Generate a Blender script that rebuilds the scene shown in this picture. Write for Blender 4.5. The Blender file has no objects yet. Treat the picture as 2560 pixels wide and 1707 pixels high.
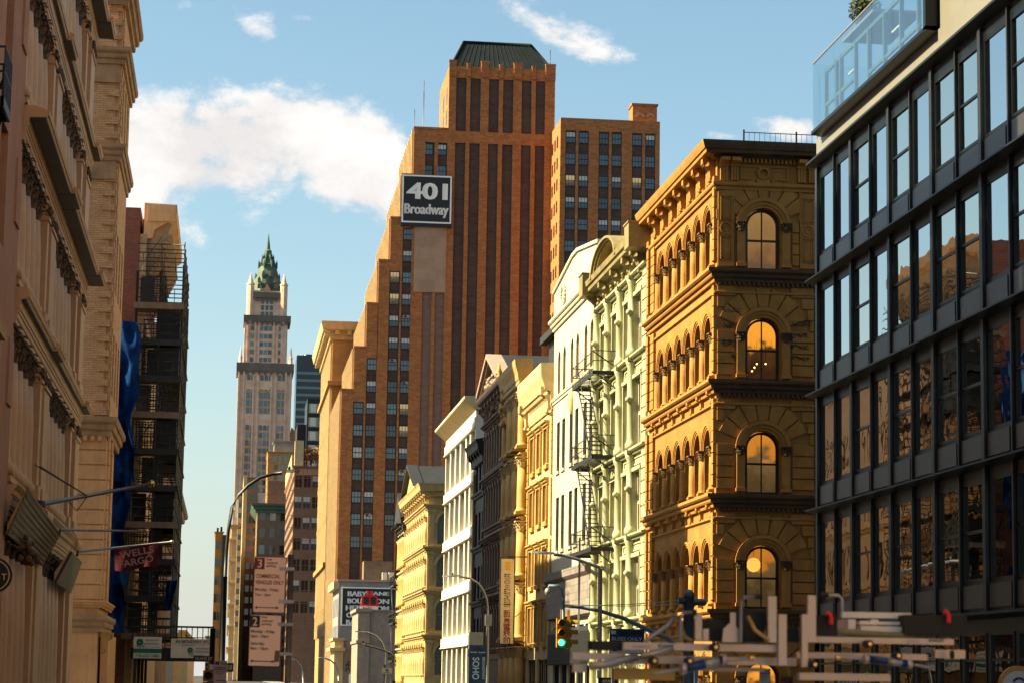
import bpy, bmesh, math, random
from mathutils import Matrix, Vector, Euler
random.seed(7)
R = math.radians
C = bpy.context.scene.collection
S = bpy.context.scene
# ------------------------------------------------------------------ camera
FPX, W0, H0 = 6000.0, 2560.0, 1707.0
CAMZ = 1.9
cm = bpy.data.cameras.new('camera'); cam = bpy.data.objects.new('camera', cm); C.objects.link(cam)
cm.sensor_width = 36; cm.lens = FPX/W0*36; cm.clip_start = 0.1; cm.clip_end = 20000
cam.location = (0, 0, CAMZ)
CM = Matrix.Rotation(R(-6.613), 3, 'Z') @ Matrix.Rotation(R(98.026), 3, 'X') @ Matrix.Rotation(0.016, 3, 'Z')
cam.rotation_euler = CM.to_euler()
cm.dof.use_dof = True; cm.dof.focus_distance = 100; cm.dof.aperture_fstop = 5.6
S.camera = cam
def ray(px, py): return CM @ Vector((px-W0/2, H0/2-py, -FPX))
def onx(px, py, X):                      # point of the plane X=const seen at a pixel -> (Y, Z)
    d = ray(px, py); t = X/d.x; return d.y*t, CAMZ+d.z*t
def ony(px, py, Y):                      # point of the plane Y=const seen at a pixel -> (X, Z)
    d = ray(px, py); t = Y/d.y; return d.x*t, CAMZ+d.z*t
# ------------------------------------------------------------------ light
SUN_EL, SUN_AZ = 40.0, 1.0
sl = bpy.data.lights.new('sun', 'SUN'); sl.energy = 5.0; sl.angle = R(0.5); sl.color = (1.0, 0.88, 0.52)
sun = bpy.data.objects.new('sun', sl); C.objects.link(sun); sun.location = (-50, 0, 80)
sd = Vector((-math.cos(R(SUN_EL))*math.cos(R(SUN_AZ)), math.cos(R(SUN_EL))*math.sin(R(SUN_AZ)), math.sin(R(SUN_EL))))
sun.rotation_euler = sd.to_track_quat('Z', 'Y').to_euler()
w = bpy.data.worlds.new('World'); S.world = w; w.use_nodes = True
nt = w.node_tree; nt.nodes.clear()
def N(nt, t, **k):
    n = nt.nodes.new(t)
    for a, v in k.items():
        if a.startswith('i_'): n.inputs[a[2:].replace('_', ' ')].default_value = v
        else: setattr(n, a, v)
    return n
def L(nt, a, b): nt.links.new(a, b)
def math_(nt, op, a, b=None, c=None, clamp=False):
    n = nt.nodes.new('ShaderNodeMath'); n.operation = op; n.use_clamp = clamp
    for i, v in enumerate((a, b, c)):
        if v is None: continue
        if isinstance(v, (int, float)): n.inputs[i].default_value = v
        else: nt.links.new(v, n.inputs[i])
    return n.outputs[0]
sky = N(nt, 'ShaderNodeTexSky', sky_type='NISHITA', sun_disc=False, sun_elevation=R(SUN_EL), sun_rotation=R(270+SUN_AZ),
        altitude=0, air_density=1.0, dust_density=1.8, ozone_density=1.5)
tc = N(nt, 'ShaderNodeTexCoord')
sx = N(nt, 'ShaderNodeSeparateXYZ'); L(nt, tc.outputs['Generated'], sx.inputs[0])
yy = math_(nt, 'MAXIMUM', math_(nt, 'ABSOLUTE', sx.outputs[1]), 0.02)
u = math_(nt, 'DIVIDE', sx.outputs[0], yy); v = math_(nt, 'DIVIDE', sx.outputs[2], yy)
cv = N(nt, 'ShaderNodeCombineXYZ'); L(nt, u, cv.inputs[0]); L(nt, v, cv.inputs[1])
mp = N(nt, 'ShaderNodeMapping'); mp.inputs['Scale'].default_value = (1.0, 1.5, 1); L(nt, cv.outputs[0], mp.inputs[0])
n1 = N(nt, 'ShaderNodeTexNoise', i_Scale=17.0, i_Detail=9.0, i_Roughness=0.62, i_Distortion=0.25); L(nt, mp.outputs[0], n1.inputs['Vector'])
n2 = N(nt, 'ShaderNodeTexNoise', i_Scale=60.0, i_Detail=5.0, i_Roughness=0.6); L(nt, mp.outputs[0], n2.inputs['Vector'])
def blob(px, py, rx, ry, tilt=0.0, amp=1.0):
    d = ray(px, py); u0, v0 = d.x/d.y, d.z/d.y
    du = math_(nt, 'SUBTRACT', u, u0); dv = math_(nt, 'SUBTRACT', v, v0)
    ct, st = math.cos(tilt), math.sin(tilt)
    a = math_(nt, 'ADD', math_(nt, 'MULTIPLY', du, ct*FPX/rx), math_(nt, 'MULTIPLY', dv, st*FPX/rx))
    b = math_(nt, 'ADD', math_(nt, 'MULTIPLY', du, -st*FPX/ry), math_(nt, 'MULTIPLY', dv, ct*FPX/ry))
    q = math_(nt, 'ADD', math_(nt, 'MULTIPLY', a, a), math_(nt, 'MULTIPLY', b, b))
    return math_(nt, 'MULTIPLY', math_(nt, 'EXPONENT', math_(nt, 'MULTIPLY', q, -1.0)), amp)
blobs = [(520, 375, 280, 150, -0.1, 1.25), (860, 390, 220, 150, -0.45, 1.3), (330, 430, 130, 190, 0, 1.15), (430, 590, 105, 90, -0.7, .72), (690, 290, 140, 75, -.3, 1.1),
         (960, 480, 120, 80, -.4, 1.2),
         (1320, 45, 210, 75, -0.4, .66), (1470, 118, 150, 62, -.35, .74), (640, 55, 100, 65, -.7, .60), (1990, 322, 130, 46, -.1, .95), (1810, 345, 100, 20, 0, .5), (760, 50, 50, 22, 0, .45), (470, 15, 40, 22, 0, .5)]
acc = None
for b in blobs:
    o = blob(*b); acc = o if acc is None else math_(nt, 'MAXIMUM', math_(nt, 'ADD', acc, math_(nt, 'MULTIPLY', o, .25)), o)
# other clouds away from the street's axis (what the windows mirror)
side = math_(nt, 'MULTIPLY', math_(nt, 'GREATER_THAN', math_(nt, 'ABSOLUTE', u), 0.7), 1.0)
n3 = N(nt, 'ShaderNodeTexNoise', i_Scale=2.2, i_Detail=8.0, i_Roughness=0.6); L(nt, tc.outputs['Generated'], n3.inputs['Vector'])
sidec = math_(nt, 'MULTIPLY', side, math_(nt, 'MULTIPLY', math_(nt, 'SUBTRACT', n3.outputs['Fac'], .47), 6.0, clamp=True))
den = math_(nt, 'ADD', acc, math_(nt, 'MULTIPLY', math_(nt, 'SUBTRACT', n1.outputs['Fac'], .5), 2.3))
den = math_(nt, 'ADD', den, math_(nt, 'MULTIPLY', math_(nt, 'SUBTRACT', n2.outputs['Fac'], .5), .8))
den = math_(nt, 'MULTIPLY', math_(nt, 'SUBTRACT', den, .42), 2.1, clamp=True)
den = math_(nt, 'MULTIPLY', den, math_(nt, 'MULTIPLY', acc, 3.0, clamp=True))
den = math_(nt, 'MAXIMUM', den, sidec)
ss = N(nt, 'ShaderNodeMapRange', interpolation_type='SMOOTHSTEP'); L(nt, den, ss.inputs['Value'])
tint = N(nt, 'ShaderNodeMix', data_type='RGBA', blend_type='MULTIPLY'); tint.inputs[0].default_value = 1
L(nt, sky.outputs[0], tint.inputs[6]); tint.inputs[7].default_value = (0.90, 1.03, 0.93, 1)
shade = N(nt, 'ShaderNodeMix', data_type='RGBA'); L(nt, math_(nt, 'MULTIPLY', math_(nt, 'SUBTRACT', n1.outputs['Fac'], .38), 3.5, clamp=True), shade.inputs[0])
shade.inputs[6].default_value = (4.3, 4.15, 4.1, 1); shade.inputs[7].default_value = (5.6, 5.5, 5.3, 1)
cl = N(nt, 'ShaderNodeMix', data_type='RGBA'); L(nt, ss.outputs[0], cl.inputs[0]); hz = N(nt, 'ShaderNodeMix', data_type='RGBA'); L(nt, math_(nt, 'MULTIPLY', math_(nt, 'EXPONENT', math_(nt, 'MULTIPLY', math_(nt, 'ABSOLUTE', v), -13.0)), .8), hz.inputs[0]); L(nt, tint.outputs[2], hz.inputs[6]); hz.inputs[7].default_value = (4.6, 4.5, 4.3, 1); L(nt, hz.outputs[2], cl.inputs[6]); L(nt, shade.outputs[2], cl.inputs[7])
bg = N(nt, 'ShaderNodeBackground', i_Strength=0.052); L(nt, cl.outputs[2], bg.inputs[0])
wo = N(nt, 'ShaderNodeOutputWorld'); L(nt, bg.outputs[0], wo.inputs[0])
S.view_settings.view_transform = 'Standard'; S.view_settings.look = 'None'; S.view_settings.exposure = 1.94; S.view_settings.gamma = 1.0
S.render.film_transparent = False
S.cycles.max_bounces = 7; S.cycles.diffuse_bounces = 4; S.cycles.glossy_bounces = 4; S.cycles.transparent_max_bounces = 8
S.cycles.sample_clamp_indirect = 6.0; S.cycles.use_denoising = True; S.cycles.caustics_reflective = False

# ------------------------------------------------------------------ mesh helpers
class MB:
    def __init__(s): s.v = []; s.f = []; s.sm = []
    def add(s, vs, fs, smooth=False):
        b = len(s.v); s.v += [tuple(p) for p in vs]
        for f in fs: s.f.append(tuple(i+b for i in f)); s.sm.append(smooth)
        return s
    def quad(s, *p): return s.add(p, [tuple(range(len(p)))])
    def box(s, x0, x1, y0, y1, z0, z1):
        return s.add([(x0,y0,z0),(x1,y0,z0),(x1,y1,z0),(x0,y1,z0),(x0,y0,z1),(x1,y0,z1),(x1,y1,z1),(x0,y1,z1)],
                     [(0,3,2,1),(4,5,6,7),(0,1,5,4),(1,2,6,5),(2,3,7,6),(3,0,4,7)])
    def ext_x(s, prof, x0, x1, m0=0.0, m1=0.0):     # closed (y,z) profile along x; m: mitre, the end runs out with -y
        n = len(prof)
        a = [(x0+m0*y, y, z) for y, z in prof]; b = [(x1-m1*y, y, z) for y, z in prof]
        s.add(a+b, [(i, (i+1) % n, n+(i+1) % n, n+i) for i in range(n)]+[tuple(range(n-1, -1, -1)), tuple(range(n, 2*n))])
        return s
    def ext_y(s, prof, y0, y1):                     # closed (x,z) profile along y
        n = len(prof); a = [(x, y0, z) for x, z in prof]; b = [(x, y1, z) for x, z in prof]
        return s.add(a+b, [(i, (i+1) % n, n+(i+1) % n, n+i) for i in range(n)]+[tuple(range(n-1, -1, -1)), tuple(range(n, 2*n))])
    def ext_z(s, prof, z0, z1):
        n = len(prof); a = [(x, y, z0) for x, y in prof]; b = [(x, y, z1) for x, y in prof]
        return s.add(a+b, [(i, (i+1) % n, n+(i+1) % n, n+i) for i in range(n)]+[tuple(range(n-1, -1, -1)), tuple(range(n, 2*n))])
    def lathe(s, cx, cy, prof, n=12, a0=0.0, a1=2*math.pi, smooth=True):
        full = abs(a1-a0-2*math.pi) < 1e-6; m = n if full else n+1
        vs = []
        for r, z in prof:
            for k in range(m):
                t = a0+(a1-a0)*k/n; vs.append((cx+r*math.cos(t), cy+r*math.sin(t), z))
        fs = []
        for i in range(len(prof)-1):
            for k in range(n):
                k2 = (k+1) % m; fs.append((i*m+k, i*m+k2, (i+1)*m+k2, (i+1)*m+k))
        if full: fs.append(tuple(range(m-1, -1, -1))); fs.append(tuple((len(prof)-1)*m+k for k in range(m)))
        return s.add(vs, fs, smooth)
    def tube(s, pts, r, n=8, smooth=True):
        pts = [Vector(p) for p in pts]; rs = r if isinstance(r, (list, tuple)) else [r]*len(pts)
        vs = []; up = Vector((0, 0, 1))
        for i, p in enumerate(pts):
            t = (pts[min(i+1, len(pts)-1)]-pts[max(i-1, 0)]).normalized()
            a = t.cross(up if abs(t.z) < .95 else Vector((1, 0, 0))).normalized(); b = t.cross(a)
            for k in range(n):
                q = 2*math.pi*k/n; vs.append(p+(a*math.cos(q)+b*math.sin(q))*rs[i])
        fs = [(i*n+k, i*n+(k+1) % n, (i+1)*n+(k+1) % n, (i+1)*n+k) for i in range(len(pts)-1) for k in range(n)]
        fs += [tuple(range(n)), tuple((len(pts)-1)*n+k for k in range(n-1, -1, -1))]
        return s.add(vs, fs, smooth)
    def ball(s, c, r, n=10, sz=1.0):
        m = n//2; prof = [(max(r*math.sin(math.pi*i/m), .001), c[2]-r*sz*math.cos(math.pi*i/m)) for i in range(m+1)]
        return s.lathe(c[0], c[1], prof, n)
    def ring(s, cx, z, r0, r1, y0, y1, a0=0.0, a1=math.pi, n=14):   # arch moulding in the x-z plane
        for k in range(n):
            t, q = a0+(a1-a0)*k/n, a0+(a1-a0)*(k+1)/n
            p = [(cx+r*math.cos(a), y, z+r*math.sin(a)) for y in (y0, y1) for a in (t, q) for r in (r0, r1)]
            s.add(p, [(0, 1, 3, 2), (4, 6, 7, 5), (1, 5, 7, 3), (0, 2, 6, 4), (0, 4, 5, 1), (2, 3, 7, 6)])
        return s
    def wall(s, x0, x1, z0, z1, holes, d=.25):     # wall face at y=0 with real openings and reveals; hole=(xa,xb,za,zb[,rise])
        xs = sorted({x0, x1} | {h[0] for h in holes} | {h[1] for h in holes}); zs = sorted({z0, z1} | {h[2] for h in holes} | {h[3] for h in holes})
        for i in range(len(xs)-1):
            xm = (xs[i]+xs[i+1])/2; run = None
            for j in range(len(zs)-1):
                zm = (zs[j]+zs[j+1])/2
                if any(h[0] < xm < h[1] and h[2] < zm < h[3] for h in holes):
                    if run is not None: s.quad((xs[i],0,run),(xs[i+1],0,run),(xs[i+1],0,zs[j]),(xs[i],0,zs[j])); run = None
                elif run is None: run = zs[j]
            if run is not None: s.quad((xs[i],0,run),(xs[i+1],0,run),(xs[i+1],0,z1),(xs[i],0,z1))
        for h in holes:
            xa, xb, za, zb = h[:4]; ri = h[4] if len(h) > 4 else 0
            top = [(xa, zb-ri), (xb, zb-ri)]
            if ri:
                n = 12; cx = (xa+xb)/2; hw = (xb-xa)/2
                top = [(cx-hw*math.cos(math.pi*k/n), zb-ri+ri*math.sin(math.pi*k/n)) for k in range(n+1)]
                for k in range(n):
                    c = (xa, zb) if k < n//2 else (xb, zb)
                    s.quad((c[0],0,c[1]), (top[k][0],0,top[k][1]), (top[k+1][0],0,top[k+1][1]))
                s.quad((xa,0,zb), (top[n//2][0],0,top[n//2][1]), (xb,0,zb))
            loop = [(xb, za), (xa, za)]+top
            for k in range(len(loop)):
                a, b = loop[k], loop[(k+1) % len(loop)]
                s.quad((a[0],0,a[1]), (b[0],0,b[1]), (b[0],d,b[1]), (a[0],d,a[1]))
        s.quad((x0,0,z0),(x0,d,z0),(x0,d,z1),(x0,0,z1)); s.quad((x1,0,z1),(x1,d,z1),(x1,d,z0),(x1,0,z0)); s.quad((x0,0,z1),(x1,0,z1),(x1,d,z1),(x0,d,z1))
        return s
    def mesh(s, name, mat):
        me = bpy.data.meshes.new(name); me.from_pydata(s.v, [], s.f); me.materials.append(mat)
        me.polygons.foreach_set('use_smooth', s.sm); me.update(); return me
def put(name, me, parent=None, loc=(0, 0, 0), rot=0.0):
    o = bpy.data.objects.new(name, me); C.objects.link(o); o.location = loc
    o.rotation_euler = rot if isinstance(rot, (tuple, Euler)) else (0, 0, rot)
    if parent is not None: o.parent = parent
    return o
def tag(o, label, cat, group=None):
    o['label'] = label; o['category'] = cat
    if group: o['group'] = group
    return o
def thing(name, label, cat, loc=(0, 0, 0), group=None, rot=0.0):
    return tag(put(name, None, None, loc, rot), label, cat, group)
def struct(name, mb, mat): o = put(name, mb.mesh(name, mat)); o['kind'] = 'structure'; return o
def single(name, mb, mat, label, cat, loc=(0, 0, 0), group=None, rot=0.0): return tag(put(name, mb.mesh(name, mat), None, loc, rot), label, cat, group)
class Fac:                                # one face of a building: local x to the right, y into the wall, z up
    def __init__(s, root, org, rot): s.root = root; s.o = Vector(org)-root.location; s.r = R(rot); s.m = Matrix.Rotation(s.r, 3, 'Z'); s.count = {}
    def pos(s, p): return s.o + s.m @ Vector(p)
    def add(s, name, mb, mat, at=(0, 0, 0)): return put(name, mb.mesh(name, mat), s.root, s.pos(at), s.r)
    def inst(s, proto, at):              # proto = (name, mesh, [(child name, mesh), ...])
        n = proto[0]
        o = put(n, proto[1], s.root, s.pos(at), s.r)
        for c in proto[2]: put(c[0], c[1], o)
        return o
def sub(parent, name, mb, mat, loc=(0, 0, 0), rot=0.0): return put(name, mb.mesh(name, mat), parent, loc, rot)
def text_mesh(body, size, mat, ext=.01, ax='CENTER', space=1.0, line=1.0, shear=0.0, off=0.0):
    c = bpy.data.curves.new('text', 'FONT'); c.body = body; c.size = size; c.align_x = ax; c.align_y = 'CENTER'; c.extrude = ext
    c.space_character = space; c.space_line = line; c.shear = shear; c.resolution_u = 3; c.offset = off
    o = bpy.data.objects.new('text', c); C.objects.link(o); bpy.context.view_layer.update()
    me = bpy.data.meshes.new_from_object(o.evaluated_get(bpy.context.evaluated_depsgraph_get()))
    bpy.data.objects.remove(o); bpy.data.curves.remove(c)
    for p in me.vertices: x, y, z = p.co; p.co = (x, -z, y)
    me.materials.clear(); me.materials.append(mat); me.update(); return me
def text_fit(body, w, h, mat, ext=.01, off=0.012):   # lettering scaled to a w x h box
    me = text_mesh(body, 1.0, mat, ext, off=off)
    xs = [p.co.x for p in me.vertices]; zs = [p.co.z for p in me.vertices]
    if not xs: return me
    cx, cz = (min(xs)+max(xs))/2, (min(zs)+max(zs))/2; fx, fz = w/(max(xs)-min(xs)), h/(max(zs)-min(zs))
    for p in me.vertices: p.co.x = (p.co.x-cx)*fx; p.co.z = (p.co.z-cz)*fz
    me.update(); return me
# ------------------------------------------------------------------ materials
def base_mat(name):
    m = bpy.data.materials.new(name); m.use_nodes = True; t = m.node_tree; t.nodes.clear()
    b = N(t, 'ShaderNodeBsdfPrincipled'); o = N(t, 'ShaderNodeOutputMaterial'); L(t, b.outputs[0], o.inputs[0]); return m, t, b
def coords(t, rnd=True):
    c = N(t, 'ShaderNodeTexCoord')
    if not rnd: return c.outputs['Object']
    i = N(t, 'ShaderNodeObjectInfo'); a = N(t, 'ShaderNodeVectorMath', operation='ADD'); L(t, c.outputs['Object'], a.inputs[0])
    m = math_(t, 'MULTIPLY', i.outputs['Random'], 40.0); L(t, m, a.inputs[1]); return a.outputs[0]
def mixc(t, f, a, b, mode='MIX'):
    n = N(t, 'ShaderNodeMix', data_type='RGBA', blend_type=mode)
    if isinstance(f, (int, float)): n.inputs[0].default_value = f
    else: L(t, f, n.inputs[0])
    for i, x in ((6, a), (7, b)):
        if isinstance(x, tuple): n.inputs[i].default_value = (*x[:3], 1)
        else: L(t, x, n.inputs[i])
    return n.outputs[2]
K = .62                                   # overall paint level of the street
KEEP = ('sign', 'print', 'pale_pink', 'cream_painted', 'terracotta_stucco', 'limestone', 'copper', 'brushed', 'cloth', 'signal', 'tarpaulin', 'number', 'white_van', 'brass', 'red_plastic', 'light_metal', 'wool', 'pale_terracotta', 'spandrel', 'white_metal', 'blue_grey', 'saturn')
def mul(c, k): return tuple(min(x*k, 1) for x in c[:3])
def M(name, col, var=.18, sc=1.2, rough=.8, bump=.25, streak=.25, metal=0.0, spec=.3, joint=None):
    # plain painted metal, stone or plaster: broad stains, rain streaks, fine grain; joint=(w,h,dark) lays ashlar joints
    m, t, b = base_mat(name); co = coords(t, joint is None)
    if not any(q in name for q in KEEP): col = mul(col, K)
    n = N(t, 'ShaderNodeTexNoise', i_Scale=sc, i_Detail=6.0, i_Roughness=.65); L(t, co, n.inputs['Vector'])
    c = mixc(t, math_(t, 'MULTIPLY_ADD', n.outputs['Fac'], 2.4, -.7, True), mul(col, 1-var), mul(col, 1+var))
    if streak:
        mp = N(t, 'ShaderNodeMapping'); mp.inputs['Scale'].default_value = (2.5, 2.5, .18); L(t, co, mp.inputs[0])
        k = N(t, 'ShaderNodeTexNoise', i_Scale=1.6, i_Detail=5.0, i_Roughness=.7); L(t, mp.outputs[0], k.inputs['Vector'])
        c = mixc(t, math_(t, 'MULTIPLY', math_(t, 'MULTIPLY_ADD', k.outputs['Fac'], 3.0, -1.35, True), streak), c, mul((col[0]*.45, col[1]*.4, col[2]*.38), 1))
    g = N(t, 'ShaderNodeTexNoise', i_Scale=14.0, i_Detail=4.0); L(t, co, g.inputs['Vector'])
    h = g.outputs['Fac']
    if joint:
        sp = N(t, 'ShaderNodeSeparateXYZ'); L(t, co, sp.inputs[0]); cb = N(t, 'ShaderNodeCombineXYZ')
        L(t, math_(t, 'ADD', sp.outputs[0], sp.outputs[1]), cb.inputs[0]); L(t, sp.outputs[2], cb.inputs[1])
        br = N(t, 'ShaderNodeTexBrick', i_Scale=1.0, i_Mortar_Size=.012, i_Brick_Width=joint[0], i_Row_Height=joint[1], i_Bias=0.0)
        L(t, cb.outputs[0], br.inputs['Vector']); br.inputs['Color1'].default_value = (1, 1, 1, 1); br.inputs['Color2'].default_value = (.82, .82, .82, 1)
        br.inputs['Mortar'].default_value = (joint[2],)*3+(1,)
        c = mixc(t, 1.0, c, br.outputs['Color'], 'MULTIPLY')
    L(t, c, b.inputs['Base Color']); b.inputs['Roughness'].default_value = rough; b.inputs['Metallic'].default_value = metal
    b.inputs['Specular IOR Level'].default_value = spec
    if bump:
        bp = N(t, 'ShaderNodeBump', i_Strength=bump, i_Distance=.02); L(t, h, bp.inputs['Height']); L(t, bp.outputs[0], b.inputs['Normal'])
    return m
def brick(name, c1, c2, mortar, bw=.22, rh=.075, ms=.008, mott=.25, msc=.5, dirt=(.2, .12, .08)):
    m, t, b = base_mat(name); co = coords(t, False)
    sp = N(t, 'ShaderNodeSeparateXYZ'); L(t, co, sp.inputs[0]); cb = N(t, 'ShaderNodeCombineXYZ')
    L(t, math_(t, 'ADD', sp.outputs[0], sp.outputs[1]), cb.inputs[0]); L(t, sp.outputs[2], cb.inputs[1])
    br = N(t, 'ShaderNodeTexBrick', i_Scale=1.0, i_Mortar_Size=ms, i_Brick_Width=bw, i_Row_Height=rh, i_Bias=0.0, i_Mortar_Smooth=.3)
    L(t, cb.outputs[0], br.inputs['Vector'])
    br.inputs['Color1'].default_value = (*c1, 1); br.inputs['Color2'].default_value = (*c2, 1); br.inputs['Mortar'].default_value = (*mortar, 1)
    n = N(t, 'ShaderNodeTexNoise', i_Scale=msc, i_Detail=8.0, i_Roughness=.75); L(t, cb.outputs[0], n.inputs['Vector'])
    c = mixc(t, math_(t, 'MULTIPLY', math_(t, 'MULTIPLY_ADD', n.outputs['Fac'], 4.0, -1.7, True), mott), br.outputs['Color'], dirt)
    k = N(t, 'ShaderNodeTexNoise', i_Scale=msc*4, i_Detail=5.0, i_Roughness=.8); L(t, co, k.inputs['Vector'])
    c = mixc(t, math_(t, 'MULTIPLY', math_(t, 'MULTIPLY_ADD', k.outputs['Fac'], 4.0, -1.9, True), mott*.8), c, mul(c1, 1.35))
    L(t, c, b.inputs['Base Color']); b.inputs['Roughness'].default_value = .88; b.inputs['Specular IOR Level'].default_value = .2
    bp = N(t, 'ShaderNodeBump', i_Strength=.3, i_Distance=.01); L(t, br.outputs['Fac'], bp.inputs['Height']); bp.invert = True; L(t, bp.outputs[0], b.inputs['Normal'])
    return m
def glass(name, col=(.02, .03, .035), spec=1.0, rough=.03, wave=.0, wsc=.8, blind=None, metal=0.0, ior=1.5):
    # an opaque dark pane that mirrors the street; blind=(colour, top part) draws a lowered blind behind it
    m, t, b = base_mat(name); co = coords(t, True); c = col
    if blind:
        o = N(t, 'ShaderNodeTexCoord'); sp = N(t, 'ShaderNodeSeparateXYZ'); L(t, o.outputs['Generated'], sp.inputs[0])
        f = math_(t, 'GREATER_THAN', sp.outputs[2], 1-blind[1]); c = mixc(t, f, col, blind[0])
        L(t, c, b.inputs['Base Color'])
    else: b.inputs['Base Color'].default_value = (*col, 1)
    b.inputs['Roughness'].default_value = rough; b.inputs['Specular IOR Level'].default_value = spec; b.inputs['IOR'].default_value = ior; b.inputs['Metallic'].default_value = metal
    if wave:
        n = N(t, 'ShaderNodeTexNoise', i_Scale=wsc, i_Detail=1.0, i_Distortion=.6); L(t, co, n.inputs['Vector'])
        bp = N(t, 'ShaderNodeBump', i_Strength=1.0, i_Distance=wave); L(t, n.outputs['Fac'], bp.inputs['Height']); L(t, bp.outputs[0], b.inputs['Normal'])
    return m
def emit(name, col, st):
    m, t, b = base_mat(name); b.inputs['Base Color'].default_value = (*col, 1); b.inputs['Emission Color'].default_value = (*col, 1); b.inputs['Emission Strength'].default_value = st; return m
def litroom(name, hi, lo, st):            # the lit room seen behind a pane: bright ceiling, darker lower part
    m, t, b = base_mat(name); o = N(t, 'ShaderNodeTexCoord'); sp = N(t, 'ShaderNodeSeparateXYZ'); L(t, o.outputs['Generated'], sp.inputs[0])
    n = N(t, 'ShaderNodeTexNoise', i_Scale=2.0, i_Detail=4.0); L(t, o.outputs['Object'], n.inputs['Vector'])
    z = math_(t, 'ADD', sp.outputs[2], math_(t, 'MULTIPLY_ADD', n.outputs['Fac'], .5, -.25))
    r = N(t, 'ShaderNodeValToRGB'); L(t, z, r.inputs[0]); e = r.color_ramp.elements
    e[0].position = .18; e[0].color = (*lo, 1); e[1].position = .78; e[1].color = (*hi, 1)
    x = e.new(.42); x.color = (*mul(lo, 2.2), 1); x = e.new(.5); x.color = (*mul(hi, .75), 1)
    b.inputs['Base Color'].default_value = (.03, .02, .01, 1); L(t, r.outputs[0], b.inputs['Emission Color']); b.inputs['Emission Strength'].default_value = st
    b.inputs['Roughness'].default_value = .05; b.inputs['Specular IOR Level'].default_value = .6
    return m
def clear_glass(name, tint=(.75, .88, .92), refl=.35):
    m, t, b = base_mat(name); t.nodes.remove(b); out = [n for n in t.nodes if n.type == 'OUTPUT_MATERIAL'][0]
    tr = N(t, 'ShaderNodeBsdfTransparent'); tr.inputs[0].default_value = (*tint, 1); g = N(t, 'ShaderNodeBsdfGlossy', i_Roughness=.02)
    fr = N(t, 'ShaderNodeLayerWeight', i_Blend=.5); mx = N(t, 'ShaderNodeMixShader'); L(t, math_(t, 'MULTIPLY_ADD', math_(t, 'POWER', fr.outputs['Facing'], 3.0), refl*1.6, .04), mx.inputs[0]); L(t, tr.outputs[0], mx.inputs[1]); L(t, g.outputs[0], mx.inputs[2]); L(t, mx.outputs[0], out.inputs[0]); return m

m_asphalt = M('asphalt', (.05, .05, .052), .3, .6, .9, .4, 0)
m_walk = M('concrete_paving', (.3, .29, .27), .2, .8, .9, .3, 0, joint=(1.5, 1.5, .5))
m_line = M('road_paint', (.7, .7, .66), .15, 2, .7, .1, 0)
m_black = M('black_iron', (.02, .02, .022), .3, 2, .5, .1, 0, spec=.4)
m_dark = M('dark_bronze', (.008, .011, .015), .2, 1.0, .35, .02, 0, spec=.3)
m_darkm = M('dark_grey_panel', (.012, .015, .02), .2, 1.0, .4, .03, 0, spec=.3)
m_alu = M('light_metal_panel', (.25, .225, .19), .06, .5, .38, .0, .05, metal=.35, spec=.5)
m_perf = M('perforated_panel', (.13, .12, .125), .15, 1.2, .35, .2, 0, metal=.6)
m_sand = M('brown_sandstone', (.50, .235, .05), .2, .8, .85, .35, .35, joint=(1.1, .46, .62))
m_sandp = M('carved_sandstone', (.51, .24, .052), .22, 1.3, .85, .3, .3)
m_sandd = M('dark_sandstone', (.12, .075, .04), .35, 1.2, .85, .4, .3)  # darker sandstone for the north ledges, cornice and capitals
m_green = M('pale_green_paint', (.56, .545, .33), .16, 1.0, .65, .15, .38)
m_olive = M('weathered_olive_paint', (.34, .26, .11), .3, 1.2, .6, .2, .3)
m_white = M('white_glazed_terracotta', (.78, .70, .54), .07, .7, .5, .1, .12, joint=(1.5, .6, .72))
m_whitep = M('white_painted_trim', (.80, .71, .53), .12, 1.0, .6, .1, .3)
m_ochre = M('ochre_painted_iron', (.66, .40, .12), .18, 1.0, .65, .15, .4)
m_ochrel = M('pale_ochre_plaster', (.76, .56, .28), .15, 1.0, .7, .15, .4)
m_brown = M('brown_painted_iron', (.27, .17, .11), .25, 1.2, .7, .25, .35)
m_pinkst = M('dusty_pink_stone', (.42, .30, .24), .2, 1.0, .8, .2, .35)
m_white2 = M('white_metal_panel', (.64, .57, .46), .05, .5, .5, .03, .06)
m_goldm = M('pale_gold_soffit', (.92, .66, .30), .12, .35, .35, .05, .15, metal=.3)
m_yellow = M('yellow_painted_iron', (.64, .45, .19), .16, 1.0, .65, .15, .4)
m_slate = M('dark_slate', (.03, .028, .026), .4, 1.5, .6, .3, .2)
m_cream = M('cream_painted_iron', (.60, .33, .16), .1, .9, .6, .08, .16)
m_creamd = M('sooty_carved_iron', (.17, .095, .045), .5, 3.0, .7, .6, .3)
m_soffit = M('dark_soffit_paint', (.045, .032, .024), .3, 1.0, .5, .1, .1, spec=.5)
m_terra = M('terracotta_stucco', (.46, .215, .115), .16, .8, .85, .3, .35)
m_lime = M('limestone_blocks', (.60, .325, .15), .18, .8, .85, .3, .35)
m_limed = M('weathered_limestone', (.36, .22, .12), .3, 1.2, .85, .3, .4)
m_tan = brick('tan_brick', (.68, .39, .19), (.52, .285, .13), (.34, .2, .11), .3, .1, .012, .3, .6, (.3, .18, .11))
m_red = brick('dark_red_brick', (.24, .07, .04), (.16, .05, .035), (.2, .12, .09), .3, .1, .012, .45, .8, (.06, .03, .025))
m_orange = brick('orange_brick', (.41, .17, .055), (.25, .095, .034), (.22, .11, .05), .9, .28, .012, .8, .55, (.24, .08, .035))
m_stripe = brick('dark_brown_brick', (.075, .048, .04), (.052, .034, .03), (.10, .06, .045), 2.2, .45, .03, .3, .3, (.16, .1, .08))
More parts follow.
